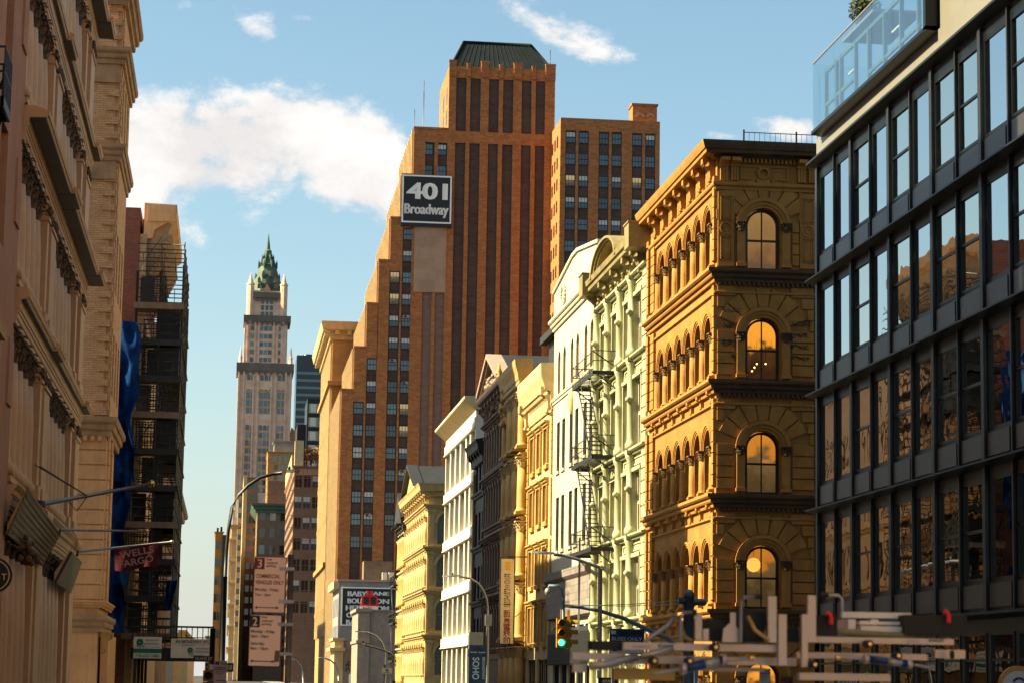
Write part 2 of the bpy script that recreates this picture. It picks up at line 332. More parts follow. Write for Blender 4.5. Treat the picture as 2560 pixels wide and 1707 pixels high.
m_stripel = brick('faded_brown_brick', (.2, .125, .095), (.155, .095, .075), (.2, .13, .1), 2.2, .45, .03, .3, .3, (.22, .15, .12))
m_beige = M('faded_beige_paint', (.62, .42, .28), .14, .3, .9, .1, .3, joint=(3.0, 2.0, .75))
m_sandor = M('orange_sandstone', (.66, .34, .11), .12, .5, .85, .1, .2, joint=(2.5, .9, .8))
m_wool = M('pale_terracotta_blocks', (.72, .48, .345), .16, .12, .85, 0, .25, joint=(4, 2.2, .85))
m_woolt = M('terracotta_spandrel', (.5, .27, .15), .2, .3, .85, 0, .2)
m_woold = M('soot_dark_terracotta', (.24, .19, .16), .25, .2, .85, 0, .3)
m_copper = M('verdigris_copper', (.065, .11, .08), .3, .15, .7, 0, .4)
m_navy = M('dark_curtain_wall', (.015, .028, .04), .3, .1, .3, 0, 0, spec=.6)
m_mansard = M('dark_green_copper_roof', (.012, .016, .02), .3, .4, .9, .1, .3, spec=.1)
m_rust = brick('rust_brown_brick', (.28, .14, .08), (.2, .10, .06), (.22, .13, .09), 1.2, .4, .03, .4, .2, (.14, .08, .06))
m_grey = M('grey_stone', (.36, .33, .31), .2, .4, .85, .1, .3)
m_steel = M('galvanised_steel', (.42, .41, .40), .15, 2.0, .42, .05, .1, metal=.6)
m_pinkal = M('brushed_aluminium', (.40, .32, .29), .08, 2.0, .38, .03, 0, metal=.55)
m_blueanod = M('blue_anodised_metal', (.008, .045, .19), .15, 2.0, .3, .02, 0, metal=.4)
m_rubber = M('black_rubber', (.012, .012, .012), .2, 3, .6, .1, 0)
m_red_ = M('red_plastic', (.55, .012, .012), .1, 2, .35, 0, 0)
m_brass = M('brass_knob', (.7, .42, .14), .15, 3, .25, 0, 0, metal=.9)
m_yelsig = M('yellow_signal_paint', (.34, .17, .012), .15, 3, .45, .05, .15)
m_signw = M('sign_white', (.66, .56, .48), .06, 2, .55, 0, .08)
m_signr = M('sign_red', (.3, .03, .025), .08, 2, .5, 0, 0)
m_signk = M('sign_black', (.016, .018, .02), .1, 2, .5, 0, 0)
m_signb = M('sign_blue', (.008, .038, .12), .1, 2, .5, 0, 0)
m_signy = M('sign_cream', (.90, .74, .46), .06, 1.5, .6, 0, .15)
m_tarp = M('blue_tarpaulin', (.004, .024, .10), .55, 1.6, .9, .6, .35, spec=.05)
m_flag = M('dark_red_cloth', (.10, .007, .009), .2, 2, .8, .1, 0)
m_wood = M('raw_plywood', (.5, .36, .2), .2, 1, .8, .1, .1)
m_bark = M('bark', (.09, .06, .04), .3, 6, .9, .5, 0)
m_leaf = M('evergreen_leaf', (.07, .08, .02), .5, 1.5, .7, 0, 0)
m_leafr = M('rust_autumn_leaf', (.34, .12, .03), .5, .4, .8, 0, 0)
g_dark = glass('dark_pane', (.012, .014, .016), 1.0, .03)
g_blue = glass('bluish_pane', (.018, .042, .055), 1.2, .05)
g_blue2 = glass('pale_bluish_pane', (.06, .11, .13), 1.2, .06)
g_blind = glass('pane_with_blind', (.025, .05, .065), .9, .06, blind=((.5, .47, .42), .45))
g_blindl = glass('pane_with_full_blind', (.46, .44, .40), .8, .08)
g_warm = litroom('lit_office_pane', (.5, .36, .16), (.05, .03, .012), .22)
g_mirror = glass('wavy_mirror_pane', (.62, .60, .53), 1.0, .012, wave=.0035, wsc=.9, metal=1.0)
g_mirror2 = glass('flatter_mirror_pane', (.58, .60, .60), 1.0, .012, wave=.002, wsc=.7, metal=1.0)
g_sky = clear_glass('terrace_glass', (.88, .96, .97), .5)
rooms = [litroom('lit_room_amber', (.95, .36, .035), (.03, .012, .004), .36), litroom('lit_room_dim', (.60, .21, .022), (.06, .035, .012), .36), litroom('lit_room_low', (.50, .17, .018), (.05, .03, .01), .36), litroom('lit_room_golden', (.36, .18, .035), (.14, .06, .012), .26)]
m_bulb = emit('warm_bulb', (1, .62, .22), 1.6)
m_greenlit = emit('green_signal_light', (.05, .9, .45), .9)
m_whitel = M('white_print', (.8, .78, .74), .04, 2, .6, 0, 0)
m_yelp = M('yellow_print', (.9, .52, .03), .04, 2, .6, 0, 0)
# ------------------------------------------------------------------ window prototypes: window > pane
protos = {}
def window(w, h, frame, pane, rise=0.0, bars=(1, 2), fw=.08, fd=.10, mid=None):
    k = (w, h, frame.name, pane.name, rise, bars, fw, fd, mid)
    if k in protos: return protos[k]
    f = MB(); zs = h-rise
    f.box(-w/2, -w/2+fw, -fd, 0, 0, zs); f.box(w/2-fw, w/2, -fd, 0, 0, zs); f.box(-w/2+fw, w/2-fw, -fd, 0, 0, fw)
    if rise:
        n = 12
        for i in range(n):
            a, b = math.pi*i/n, math.pi*(i+1)/n
            p = [(k2*math.cos(q), y, zs+r2*math.sin(q)) for y in (-fd, 0) for q in (a, b) for k2, r2 in ((w/2-fw, rise-fw), (w/2, rise))]
            f.add(p, [(0, 1, 3, 2), (4, 6, 7, 5), (1, 5, 7, 3), (0, 2, 6, 4)])
    else: f.box(-w/2+fw, w/2-fw, -fd, 0, h-fw, h)
    nx, nz = bars; bw = fw*.5
    for i in range(1, nx+1):
        x = -w/2+w*i/(nx+1); f.box(x-bw/2, x+bw/2, -fd*.7, -.01, fw, h-fw)
    for j in range(1, nz):
        z = h*j/nz if mid is None else mid; f.box(-w/2+fw, w/2-fw, -fd*.85, -.005, z-fw*.45, z+fw*.45)
    g = MB(); y = -.02
    if rise:
        pts = [(-w/2, y, 0), (w/2, y, 0)]+[(w/2*math.cos(math.pi*i/14), y, zs+rise*math.sin(math.pi*i/14)) for i in range(15)]
        g.add(pts, [tuple(range(len(pts)))])
    else: g.quad((-w/2, y, 0), (w/2, y, 0), (w/2, y, h), (-w/2, y, h))
    protos[k] = ('window', f.mesh('window', frame), [('pane', g.mesh('pane', pane))]); return protos[k]
def pane_only(w, h, pane, rise=0.0, t=.06):        # a far window, too small for its parts to show
    k = (w, h, pane.name, rise)
    if k in protos: return protos[k]
    g = MB()
    if rise:
        pts = [(-w/2, 0), (w/2, 0)]+[(w/2*math.cos(math.pi*i/8), h-rise+rise*math.sin(math.pi*i/8)) for i in range(9)]
        g.ext_y(pts, -t, 0)
    else: g.box(-w/2, w/2, -t, 0, 0, h)
    protos[k] = ('window', g.mesh('window', pane), []); return protos[k]
def cornice_prof(z0, z1, p, steps=3):              # stepped profile growing outwards and upwards
    pr = [(0.02, z0)]
    for i in range(steps):
        a = -p*(i+1)/steps; zi = z0+(z1-z0)*i/steps; zj = z0+(z1-z0)*(i+1)/steps
        pr += [(a*.85, zi), (a, zi+(zj-zi)*.35), (a, zj)]
    return pr+[(0.02, z1)]
def console(w, h, p):                              # scrolled bracket, top at z=0, hanging down h, p deep at the top
    m = MB(); pr = [(0, 0), (-p, 0), (-p, -h*.22), (-p*.72, -h*.34), (-p*.45, -h*.5), (-p*.4, -h*.75), (-p*.22, -h), (0, -h)]
    m.ext_x(pr, -w/2, w/2); m.tube([(-w/2-.02, -p*.72, -h*.2), (w/2+.02, -p*.72, -h*.2)], h*.13, 8); m.tube([(-w/2-.015, -p*.3, -h*.85), (w/2+.015, -p*.3, -h*.85)], h*.09, 8); return m
def leafcap(r, h, n=10, rows=2, seed=1):           # leafy capital, base at z=0
    rd = random.Random(seed); m = MB(); m.lathe(0, 0, [(r*1.02, 0), (r*1.1, .03), (r*.95, .05), (r*1.0, h*.5), (r*1.3, h*.86), (r*1.3, h*.88)], 12)
    n = max(6, n-1)
    for j in range(rows):
        for k in range(n):
            a = 2*math.pi*(k+.5*j)/n; z0 = h*(.04+.3*j); hh = h*(.42-.03*j)*rd.uniform(.9, 1.1); hw = math.pi*r/n*1.05; vs = []
            for q, (dr, dz, w_) in enumerate(((.0, 0, .8), (.1, .5, 1.0), (.3, .85, .8), (.52, .9, .45), (.6, .72, .15))):
                rr = r*(1.02+.05*j+dr); z = z0+hh*dz
                for s in (-1, 1): vs.append((rr*math.cos(a)-s*hw*w_*math.sin(a), rr*math.sin(a)+s*hw*w_*math.cos(a), z))
                vs.append(((rr+r*.1)*math.cos(a), (rr+r*.1)*math.sin(a), z+.02*h))
            m.add(vs, [(q*3, q*3+2, q*3+5, q*3+3) for q in range(4)]+[(q*3+2, q*3+1, q*3+4, q*3+5) for q in range(4)])
    m.box(-r*1.45, r*1.45, -r*1.45, r*1.45, h*.88, h); return m
def shaft(r, h, n=14):
    return MB().box(-r*1.35, r*1.35, -r*1.35, r*1.35, 0, r*.5).lathe(0, 0, [(r*1.3, r*.5), (r*1.3, r*.75), (r*1.05, r*1.0), (r, r*1.3), (r, h*.5), (r*.9, h)], n)
def column_proto(r, h, mat, caph=None, capmat=None, seed=1):
    ch = caph or r*2.2
    return ('column', shaft(r, h-ch).mesh('column', mat), [('capital', None, (0, 0, h-ch), leafcap(r*.9, ch, 9, 2, seed).mesh('capital', capmat or mat))])
def place_col(f, proto, at):
    o = put('column', proto[1], f.root, f.pos(at), f.r)
    for c in proto[2]: put(c[0], c[3], o, c[2])
    return o
# ------------------------------------------------------------------ ground, roads, pavements
XR, XL = 19.2, -5.2
struct('ground', MB().quad((-6000,-400,-.012),(6000,-400,-.012),(6000,9000,-.012),(-6000,9000,-.012)), m_asphalt)
struct('road', MB().quad((.2,-60,0),(13.6,-60,0),(13.6,1400,0),(.2,1400,0)), m_asphalt)
struct('side_street', MB().quad((-120,83.5,.004),(140,83.5,.004),(140,91.5,.004),(-120,91.5,.004)), m_asphalt)
k = MB()
for y0, y1 in ((-60, 81), (95, 1400)): k.box(-5.2, .2, y0, y1, -.01, .14)
struct('pavement_east', k, m_walk)
k = MB()
for y0, y1 in ((-60, 78), (94, 1400)): k.box(13.6, 19.2, y0, y1, -.01, .14)
struct('pavement_west', k, m_walk)
k = MB()
for y in range(-50, 400, 9):
    for x in (4.0, 7.4, 10.8): k.box(x-.06, x+.06, y, y+3, .002, .007)
for x in range(0, 13): k.box(.7+x, 1.2+x, 79.2, 82.2, .002, .007); k.box(.7+x, 1.2+x, 92.6, 95.4, .002, .007)
struct('lane_markings', k, m_line)

# ------------------------------------------------------------------ dark metal and glass building, right foreground
m_post = M('anodised_metal_post', (.03, .03, .033), .12, 1.0, .4, 0, .05, metal=.2, spec=.5)
b1 = thing('glass_building', 'dark metal and glass office building with a rooftop glass terrace at the right edge', 'building', (XR, 77.19, 0))
f = Fac(b1, (XR, 77.19, 0), -90)
NM, MW = 13, 2.205; LEN = NM*MW
zb = [3.75, 7.58, 11.4, 15.22]; zt = 19.2
holes = []
for i in range(NM):
    for z in zb: holes.append((i*MW+.2, (i+1)*MW-.1, z+.86, z+3.46))
    holes.append((i*MW+.2, (i+1)*MW-.1, .5, 3.3))
f.add('wall', MB().wall(0, LEN, 0, zt, holes, .06).box(.02, LEN, .08, 22, 0, 19.18), m_dark)
wn = window(1.9, 2.6, m_dark, g_mirror2, bars=(0, 1), fw=.06, fd=.05); wt = window(1.9, 2.6, m_dark, g_mirror, bars=(0, 2), fw=.08, fd=.07, mid=1.3)
wl = window(1.9, 2.6, m_dark, g_mirror, bars=(0, 1), fw=.06, fd=.05); wg = window(1.9, 2.8, m_dark, g_mirror, bars=(0, 2), fw=.07, fd=.08, mid=2.1)
sp_me = MB().box(-.86, .86, -.03, 0, 0, .6).mesh('sill_panel', m_perf)
pw_me = MB().box(-.12, .12, -.1, .0, -.1, 3.72).mesh('mullion', m_post)
pn_me = MB().box(-.08, .09, -.06, .0, -.16, 3.7).box(.06, .1, -.09, -.06, -.16, 3.7).mesh('mullion', m_post)
for z in zb:
    for i in range(NM):
        x = i*MW+MW/2+.05; tr = (i % 7) in (2, 4, 6) or i % 7 == 0 and i > 0
        f.inst(wt if tr else (wn if z > 11 else wl), (x, .055, z+.86)); f.inst(('sill_panel', sp_me, []), (x, -.02, z+.17))
    for i in range(NM+1): f.inst(('mullion', pw_me if i % 2 == 0 else pn_me, []), (i*MW+.05, -.003, z+.1))
    f.add('ledge', MB().ext_x([(.01, -.12), (-.38, -.02), (-.38, .03), (.01, .1)], -.4, LEN), m_darkm, (0, 0, z))
for i in range(NM): f.inst(wg, (i*MW+MW/2+.05, .055, .5))
f.add('ledge', MB().ext_x([(.01, -.1), (-.34, -.02), (-.34, .05), (.01, .1)], -.4, LEN), m_darkm, (0, 0, zt))
f.add('fascia', MB().box(-.02, LEN, -.06, .6, zt+.14, 20.02).box(.6, 13.7, -.2, .5, 19.98, 20.08), m_alu)
f.add('terrace_floor', MB().box(.8, 13.6, -.3, 21, 20.09, 20.2), m_dark)
for i in range(7): f.add('parapet_panel', MB().box(14.16+i*2.2, 16.35+i*2.2, -.05, .5, 20.03, 22.1).box(14.16+i*2.2, 16.35+i*2.2, -.05, .5, 22.13, 24.5), m_alu)
f.add('terrace_frame', MB().box(13.75, 13.98, -.42, 3, 20.0, 24.5).ext_x([(-.42, 20.02), (.1, 19.92), (.1, 20.12), (-.42, 20.12)], .7, 13.98), m_dark)
xs = [.75, 1.7, 3.6, 5.9, 8.2, 10.5, 13.72]
for a, b_ in zip(xs, xs[1:]): f.add('glass_panel', MB().box(a+.015, b_-.015, -.38, -.355, 20.13, 22.4 if b_ < 12 else 24.4), g_sky)
for y in (0, 2.2, 4.4): f.add('glass_panel', MB().box(.75, .77, -.35+y, 1.8+y, 20.13, 22.4), g_sky)
k = MB()
for x in (1.2, 2.6, 3.2, 5.0, 6.6, 8.4, 10.2, 12): k.box(x, x+.12, -.1, .02, 20.2, 22.1)
k.box(1.2, 12.2, -.08, .0, 21.98, 22.1).box(1.2, 5.0, -.08, .0, 20.85, 20.95).box(6.6, 12.2, -.08, .0, 20.6, 20.7)
f.add('terrace_door_frame', k, M('teal_grey_frame', (.14, .2, .22), .1, 1, .5, 0, .05))
for x in (3.75, 8.85): f.add('terrace_lamp_strip', MB().box(x, x+1.1, .05, .1, 21.3, 21.36), m_white2)
cyx, czx = onx(2162, 28, 21.3)
f.add('pergola_roof', MB().box(77.19-cyx-.8, 77.19-cyx+3.2, 1.5, 3.2, czx-.95, czx-.85), m_alu)
for x in (.78, 3.6, 8.2): f.add('glass_rail_cap', MB().box(x, x+(2.8 if x < 1 else 4.6), -.39, -.345, 22.4, 22.44), m_alu)
f.add('penthouse', MB().box(15, LEN, 7, 20, 20.2, 23.4), m_darkm)

# ------------------------------------------------------------------ brown sandstone arcaded corner building
Y2F, Y2N = 109.6, 94.1
b2 = thing('sandstone_building', 'brown sandstone corner building with five storeys of round arcades and lit arched windows', 'building', (XR, Y2F, 0))
fe = Fac(b2, (XR, Y2F, 0), -90); fn = Fac(b2, (XR, Y2N, 0), 0)
WE, HT = 15.5, 23.85
base = [.3, 4.85, 9.42, 14.0, 18.5]
acx = [Y2F-(107.35-2.12*k-1.06) for k in range(6)]; OW = 1.6
holes = [(x-OW/2, x+OW/2, z+.18, z+2.7, OW/2) for z in base for x in acx]
fe.add('wall', MB().wall(0, WE-.004, 0, 23.1, holes, .85).box(0, 12.0, .87, 14, 0, 23.05).box(12.0, 14.9, 9, 14, 0, 23.05), m_sand)
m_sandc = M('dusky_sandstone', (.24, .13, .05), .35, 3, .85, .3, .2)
col = ('column', shaft(.165, 1.5).mesh('column', m_sandp), [('capital', None, (0, 0, 1.42), leafcap(.165, .4, 10, 2, 5).mesh('capital', m_sandc))])
arch = MB().ring(0, 0, OW/2, OW/2+.09, -.04, .02).ring(0, 0, OW/2+.09, OW/2+.17, -.08, .02).ring(0, 0, OW/2+.17, OW/2+.25, -.12, .02).mesh('arch_moulding', m_sandp)
pil = MB().box(-.15, .15, .1, .34, 0, 1.7).mesh('inner_pilaster', m_sandp)
we = window(1.3, 2.3, m_slate, g_dark, bars=(0, 2), fw=.08, fd=.08)
lb = console(.26, .55, .3).mesh('ledge_bracket', m_sandp)
for fi, z in enumerate(base):
    for x in acx:
        fe.inst(we, (x, .83, z+.2)); fe.inst(('arch_moulding', arch, []), (x, 0, z+2.7-OW/2))
    for k_ in range(7):
        x = Y2F-107.35+2.12*k_; place_col(fe, col, (x, -.02, z+.1))
        if 0 < k_ < 6: fe.inst(('inner_pilaster', pil, []), (x, .3, z+.18))
    for q0, q1 in ((.0, .5), (.75, 1.62), (15.1, 15.497)):   # corner piers with sunk joints
        k = MB()
        for j in range(8): k.box(q0, q1, -.13 if q0 else -.2, -.002, z+.35+j*.44, z+.35+j*.44+.39)
        fe.add('quoin_pier', k, m_sandp)
    if fi < 4:
        zl = base[fi+1]
        fe.add('ledge', MB().ext_x(cornice_prof(zl-.55, zl-.02, .42, 3), -.05, WE, 0, 1), m_sandp)
        fe.add('string_course', MB().ext_x([(.01, zl-1.05), (-.1, zl-1.0), (-.1, zl-.93), (.01, zl-.9)], 0, WE-.01, 0, 1), m_sandp)
        if fi < 3:
            for k_ in range(7): fe.inst(('ledge_bracket', lb, []), (Y2F-107.35+2.12*k_, -.01, zl-.42))
# main cornice, brackets, frieze
cp = [(.3, 23.05), (-.16, 23.05), (-.2, 23.15), (-.56, 23.18), (-.58, 23.3), (-.64, 23.34), (-.7, 23.5), (-.74, 23.66), (.3, 23.8)]
fe.add('cornice', MB().ext_x(cp, -.2, WE-.002, 0, 1.0), m_sandp)
fe.add('architrave', MB().ext_x(cornice_prof(21.75, 22.05, .2, 2), 0, WE, 0, 1), m_sandp)
br = console(.34, 1.0, .54).mesh('cornice_bracket', m_sandp); fp = MB()
for a in (-.28, 0, .28): fp.box(a-.11, a+.11, -.08, 0, .08, .78)
fp = fp.box(-.45, .45, -.05, 0, 0, .06).box(-.45, .45, -.05, 0, .8, .86).mesh('frieze_panel', m_sandp)
for k_ in range(7):
    x = Y2F-107.35+2.12*k_; x = min(x, WE-.2); fe.inst(('cornice_bracket', br, []), (x, -.0, 23.08))
    if k_ < 6: fe.inst(('frieze_panel', fp, []), (x+1.06, 0, 22.15))
fe.add('roof_block', MB().box(1.0, 3.6, 1.0, 3.0, 23.3, 25.0), m_white2)
fe.add('roof', MB().box(.1, 12, .9, 14, 23.06, 23.3), m_slate)
# north face
WN = 8.0; xc = 1.91
holes = [(xc-.72, xc+.72, z+.02, z+2.55, .72) for z in base]
fn.add('wall', MB().wall(.004, WN, 0, 23.1, holes, .45).box(4.2, WN, .46, 3.0, 0, 23.05), m_sand)
for z in base[1:]: fn.add('room_floor', MB().box(.7, 4.2, .5, 3.35, z-.5, z-.3), m_whitep)
fn.add('room_ceiling', MB().box(.7, 4.2, .5, 3.35, 21.6, 21.8), m_whitep)
arn = MB().ring(0, 0, .72, .84, -.06, .0, n=20).ring(0, 0, .84, .98, -.1, .0, n=20).ring(0, 0, .98, 1.14, -.15, .0, n=20)
arn = arn.mesh('arch_moulding', m_sandp)
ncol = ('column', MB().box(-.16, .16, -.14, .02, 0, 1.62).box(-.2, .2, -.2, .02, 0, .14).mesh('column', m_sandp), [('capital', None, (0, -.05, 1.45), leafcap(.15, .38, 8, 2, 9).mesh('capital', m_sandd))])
def nwin(i): return window(1.36, 2.5, m_black, clear_glass('arched_pane', (.95, .95, .95), .04), .68, bars=(1, 2), fw=.09, fd=.12, mid=1.22)
wnn = nwin(0)
for fi, z in enumerate(base):
    zs = z+2.55-.72
    fn.inst(wnn, (xc, .36, z+.02)); fn.inst(('arch_moulding', arn, []), (xc, 0, zs))
    for s in (-1, 1): place_col(fn, ncol, (xc+s*.93, 0, z+.1))
    fn.add('lit_room_wall', MB().quad((.7, 3.3, z), (4.2, 3.3, z), (4.2, 3.3, z+4), (.7, 3.3, z+4)), rooms[(0, 2, 1, 0, 3)[fi]])
    k = MB(); top = fi == 4
    for s in (-1, 1):
        xo = (.03 if s < 0 else 4.0) if not top else (.72 if s < 0 else 3.38)
        j = 0; zz = z+.22
        while zz < z+(3.75 if not top else 3.1):
            za, zc = zz, zz+.4; dz = max(za-zs, 0); rin = 1.2 if zc < zs+.25 else math.sqrt(max(1.95**2-dz*dz, .0))
            if zc >= zs+.25 and dz > 1.93: rin = 0
            xi = xc+s*max(rin, 0 if s < 0 else 0)
            a, b_ = sorted((xo, xi))
            if b_-a > .1: k.box(a, b_-(.02 if rin == 0 else 0), -.06, -.002, za, zc)
            zz += .455; j += 1
        if not top:
            zz = z+.22
            while zz < z+3.75: k.box(4.03, WN-.02, -.06, -.002, zz, zz+.4); zz += .455
    for j in range(9):                        # voussoirs
        t0, t1 = math.pi*(j+.06)/9, math.pi*(j+.94)/9
        p = [(xc+r*math.cos(a), y, zs+r*math.sin(a)) for y in (-.07, -.002) for a, r in ((t0, 1.17), (t0, 1.92), (t1, 1.92), (t1, 1.17))]
        if 1 <= j <= 7: k.add(p, [(0, 1, 2, 3), (7, 6, 5, 4), (0, 4, 5, 1), (1, 5, 6, 2), (2, 6, 7, 3), (3, 7, 4, 0)])
    fn.add('rustication', k, m_sandp)
    if fi < 4:
        zl = base[fi+1]
        k = MB().ext_x(cornice_prof(zl-.55, zl-.02, .42, 3), 0, WN, 1, 0)
        for j in range(40): k.box(.05+j*.2, .15+j*.2, -.17, -.01, zl-.68, zl-.56)
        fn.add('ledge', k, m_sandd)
        fn.add('string_course', MB().ext_x([(.01, zl-1.05), (-.1, zl-1.0), (-.1, zl-.93), (.01, zl-.9)], .01, WN, 1, 0), m_sandp)
for x0 in (.03, 3.42):                       # panelled pilasters of the top floor
    k = MB().box(x0, x0+.66, -.09, -.002, 18.6, 21.7); w_ = .66
    for za, zc in ((18.85, 19.85), (20.45, 21.5)):
        for t in (.1, .17): k.box(x0+t, x0+t+.035, -.13, -.09, za+t-.1, zc-t+.1).box(x0+w_-t-.035, x0+w_-t, -.13, -.09, za+t-.1, zc-t+.1).box(x0+t, x0+w_-t, -.13, -.09, za+t-.1, za+t-.065).box(x0+t, x0+w_-t, -.13, -.09, zc-t+.065, zc-t+.1)
    k.ring(x0+.33, 20.15, .2, .26, -.14, -.09, 0, 2*math.pi, 20).ring(x0+.33, 20.15, .1, .14, -.12, -.09, 0, 2*math.pi, 16)
    fn.add('panelled_pilaster', k, m_sandp)
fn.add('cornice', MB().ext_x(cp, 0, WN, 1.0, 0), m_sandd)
k = MB().ext_x(cornice_prof(21.75, 22.05, .2, 2), 0, WN, 1, 0)
for a, b_ in ((.95, 1.75), (2.1, 2.95)):
    k.box(a, b_, -.05, -.002, 22.2, 22.25).box(a, b_, -.05, -.002, 22.72, 22.77).box(a, a+.05, -.05, -.002, 22.25, 22.72).box(b_-.05, b_, -.05, -.002, 22.25, 22.72)
k.ring(1.92, 22.48, .16, .27, -.1, -.002, 0, 2*math.pi, 20)
for j in range(15): k.box(.92+j*.17, 1.02+j*.17, -.16, -.01, 22.88, 23.08)
fn.add('frieze', k, m_sandp)
tb = MB()
for a in (-.16, -.05, .06): tb.box(a, a+.09, -.12, -.002, .05, .62)
tb = tb.box(-.2, .2, -.16, -.002, .62, .72).ext_x([(0, .94), (-.45, .94), (-.45, .8), (-.16, .72), (0, .72)], -.18, .18).mesh('cornice_bracket', m_sandp)
for x in (.28, .72, 3.5, 3.95, 6.5): fn.inst(('cornice_bracket', tb, []), (x, 0, 22.1))
k = MB()
for j in range(32): k.box(1.2+j*.22, 1.215+j*.22, .5, .515, 23.9, 24.3)
for j in (0, 10, 20, 30): k.box(1.2+j*.22-.02, 1.24+j*.22, .48, .54, 23.6, 24.4)
k.box(1.2, 8.2, .5, .53, 24.28, 24.31)
fn.add('roof_railing', k, m_black)
# graffiti scrawls on the north wall
rd = random.Random(4); k = MB()
for cx, cz, w_, h_, n_ in ((.55, 16.8, .7, .25, 3), (.6, 16.2, .6, .3, 3), (.5, 15.5, .7, .35, 3), (.75, 14.95, .3, .3, 2), (3.45, 16.35, .75, .25, 3), (3.4, 15.85, .7, .22, 3), (3.4, 15.4, .75, .2, 3), (3.4, 14.95, .75, .2, 3)):
    for q in range(n_):
        pts = [(cx-w_/2+w_*(i/9)+rd.uniform(-.06, .06), -.066, cz+rd.uniform(-.5, .5)*h_) for i in range(10)]; k.tube(pts, .012, 4)
fn.add('graffiti_scrawl', k, m_signk)
def lamp_ball(name, label, px, py, Y, r, mat, group=None):
    x, z = ony(px, py, Y); t = thing(name, label, 'lamp', (x, Y, z), group)
    put('bulb', MB().ball((0, 0, 0), r, 10).mesh('bulb', mat), t); put('cord', MB().tube([(0, 0, r*.8), (0, 0, .9)], .008, 5).mesh('cord', m_black), t); return t
lamp_ball('globe_lamp', 'round paper globe lamp glowing inside the lowest visible arched window', 1884, 1411, 96.4, .3, emit('paper_globe', (1, .42, .07), .42))
for i, (px, py) in enumerate(((1892, 909), (1886, 918), (1880, 927), (1914, 909))): lamp_ball('pendant_lamp', 'small bare pendant bulb glowing behind the second arched window from the top', px, py, 95.6, .035, m_bulb, 'pendant bulbs behind the arched window')
# ------------------------------------------------------------------ pale green cast iron building with a fire escape
Y3F, Y3N = 125.3, 109.62
b3 = thing('green_building', 'pale green cast iron building with round columns and a curved pediment', 'building', (XR, Y3F, 0))
f = Fac(b3, (XR, Y3F, 0), -90); W3 = Y3F-Y3N
cx3 = [.35, 4.15, 8.0, 11.55, 14.0]; fl3 = [.3, 4.9, 8.85, 12.95, 17.45, 21.45]
wx3 = [(a+b_)/2 for a, b_ in zip(cx3, cx3[1:])]
holes = [(x-1.05, x+1.05, z+.1, fl3[i+1]-1.05) for i, z in enumerate(fl3[:5]) for x in wx3]
f.add('wall', MB().wall(0, W3, 0, 22.3, holes, .34).box(0, W3, .36, 15, 0, 22.25), m_green)
for i, z in enumerate(fl3[:5]):
    h = fl3[i+1]-1.05-z-.1; wd = window(2.1, round(h, 3), m_whitep, g_dark, bars=(0, 2), fw=.16, fd=.16)
    surround = MB().box(-1.22, -1.05, -.12, -.002, 0, h).box(1.05, 1.22, -.12, -.002, 0, h).box(-1.25, 1.25, -.16, -.002, h, h+.18).box(-1.0, 1.0, -.05, -.002, h+.3, h+.36).box(-1.0, 1.0, -.05, -.002, h+.62, h+.68).box(-1.0, -.94, -.05, -.002, h+.36, h+.62).box(.94, 1.0, -.05, -.002, h+.36, h+.62).mesh('window_surround', m_green)
    ch = fl3[i+1]-z
    cl = MB().lathe(0, -.16, [(.3, 0), (.3, .3), (.24, .38), (.21, .5), (.21, ch*.52), (.24, ch*.53), (.24, ch*.56), (.21, ch*.57), (.2, ch-.5), (.27, ch-.36), (.29, ch-.2)], 14).box(-.32, .32, -.42, -.002, ch-.2, ch-.02).mesh('column', m_green)
    kn = MB().ball((0, 0, 0), .15, 10).mesh('boss', m_green)
    for x in wx3: f.inst(wd, (x, .3, z+.1)); f.inst(('window_surround', surround, []), (x, 0, z+.1))
    for x in cx3[:4]:
        f.inst(('column', cl, []), (x, 0, z+.02)); f.inst(('boss', kn, []), (x+.2, -.36, z+ch*.545))
    f.add('string_course', MB().ext_x(cornice_prof(fl3[i+1]-.22, fl3[i+1]+.05, .34, 2), 0, W3, 0, 0), m_green)
    for x0 in (14.25,):
        k = MB(); n_ = int(ch/.55)
        for j in range(n_): k.box(x0, x0+1.38 if j % 2 else x0+1.1, -.13, -.002, z+.1+j*ch/n_, z+.1+(j+.86)*ch/n_)
        f.add('quoin_pier', k, m_green)
f.add('cornice', MB().ext_x([(.3, 22.1), (-.3, 22.1), (-.38, 22.3), (-.74, 22.36), (-.77, 22.55), (-.86, 22.6), (-.92, 22.86), (.3, 22.95)], .2, W3-.02), m_olive)
cb = console(.45, 1.2, .7).mesh('cornice_bracket', m_olive)
for x in cx3: f.inst(('cornice_bracket', cb, []), (x, -.02, 22.3))
orn = MB(); rd = random.Random(2)
for j in range(46): orn.ball((rd.uniform(.6, 14.5), -rd.uniform(.05, .35), rd.uniform(21.55, 22.05)), rd.uniform(.07, .14), 6)
f.add('frieze_ornament', orn, m_olive)
k = MB(); cxp, rp, zc = 6.5, 3.0, 22.7             # segmental pediment
n_ = 18
for j in range(n_):
    for r0, r1, y0 in ((2.55, 2.75, -.7), (2.75, 2.95, -.82), (2.95, 3.2, -.93)):
        a, b_ = math.pi*j/n_, math.pi*(j+1)/n_
        p = [(cxp+1.28*r*math.cos(t), y, zc+.46*r*math.sin(t)) for y in (y0, .2) for t in (a, b_) for r in (r0, r1)]
        k.add(p, [(0, 1, 3, 2), (4, 6, 7, 5), (1, 5, 7, 3), (0, 2, 6, 4)])
f.add('curved_pediment', k, m_olive)
tp = [(cxp+1.28*2.6*math.cos(math.pi*j/16), zc+.46*2.6*math.sin(math.pi*j/16)) for j in range(17)]
f.add('pediment_panel', MB().ext_y(tp, -.25, .2), m_olive)
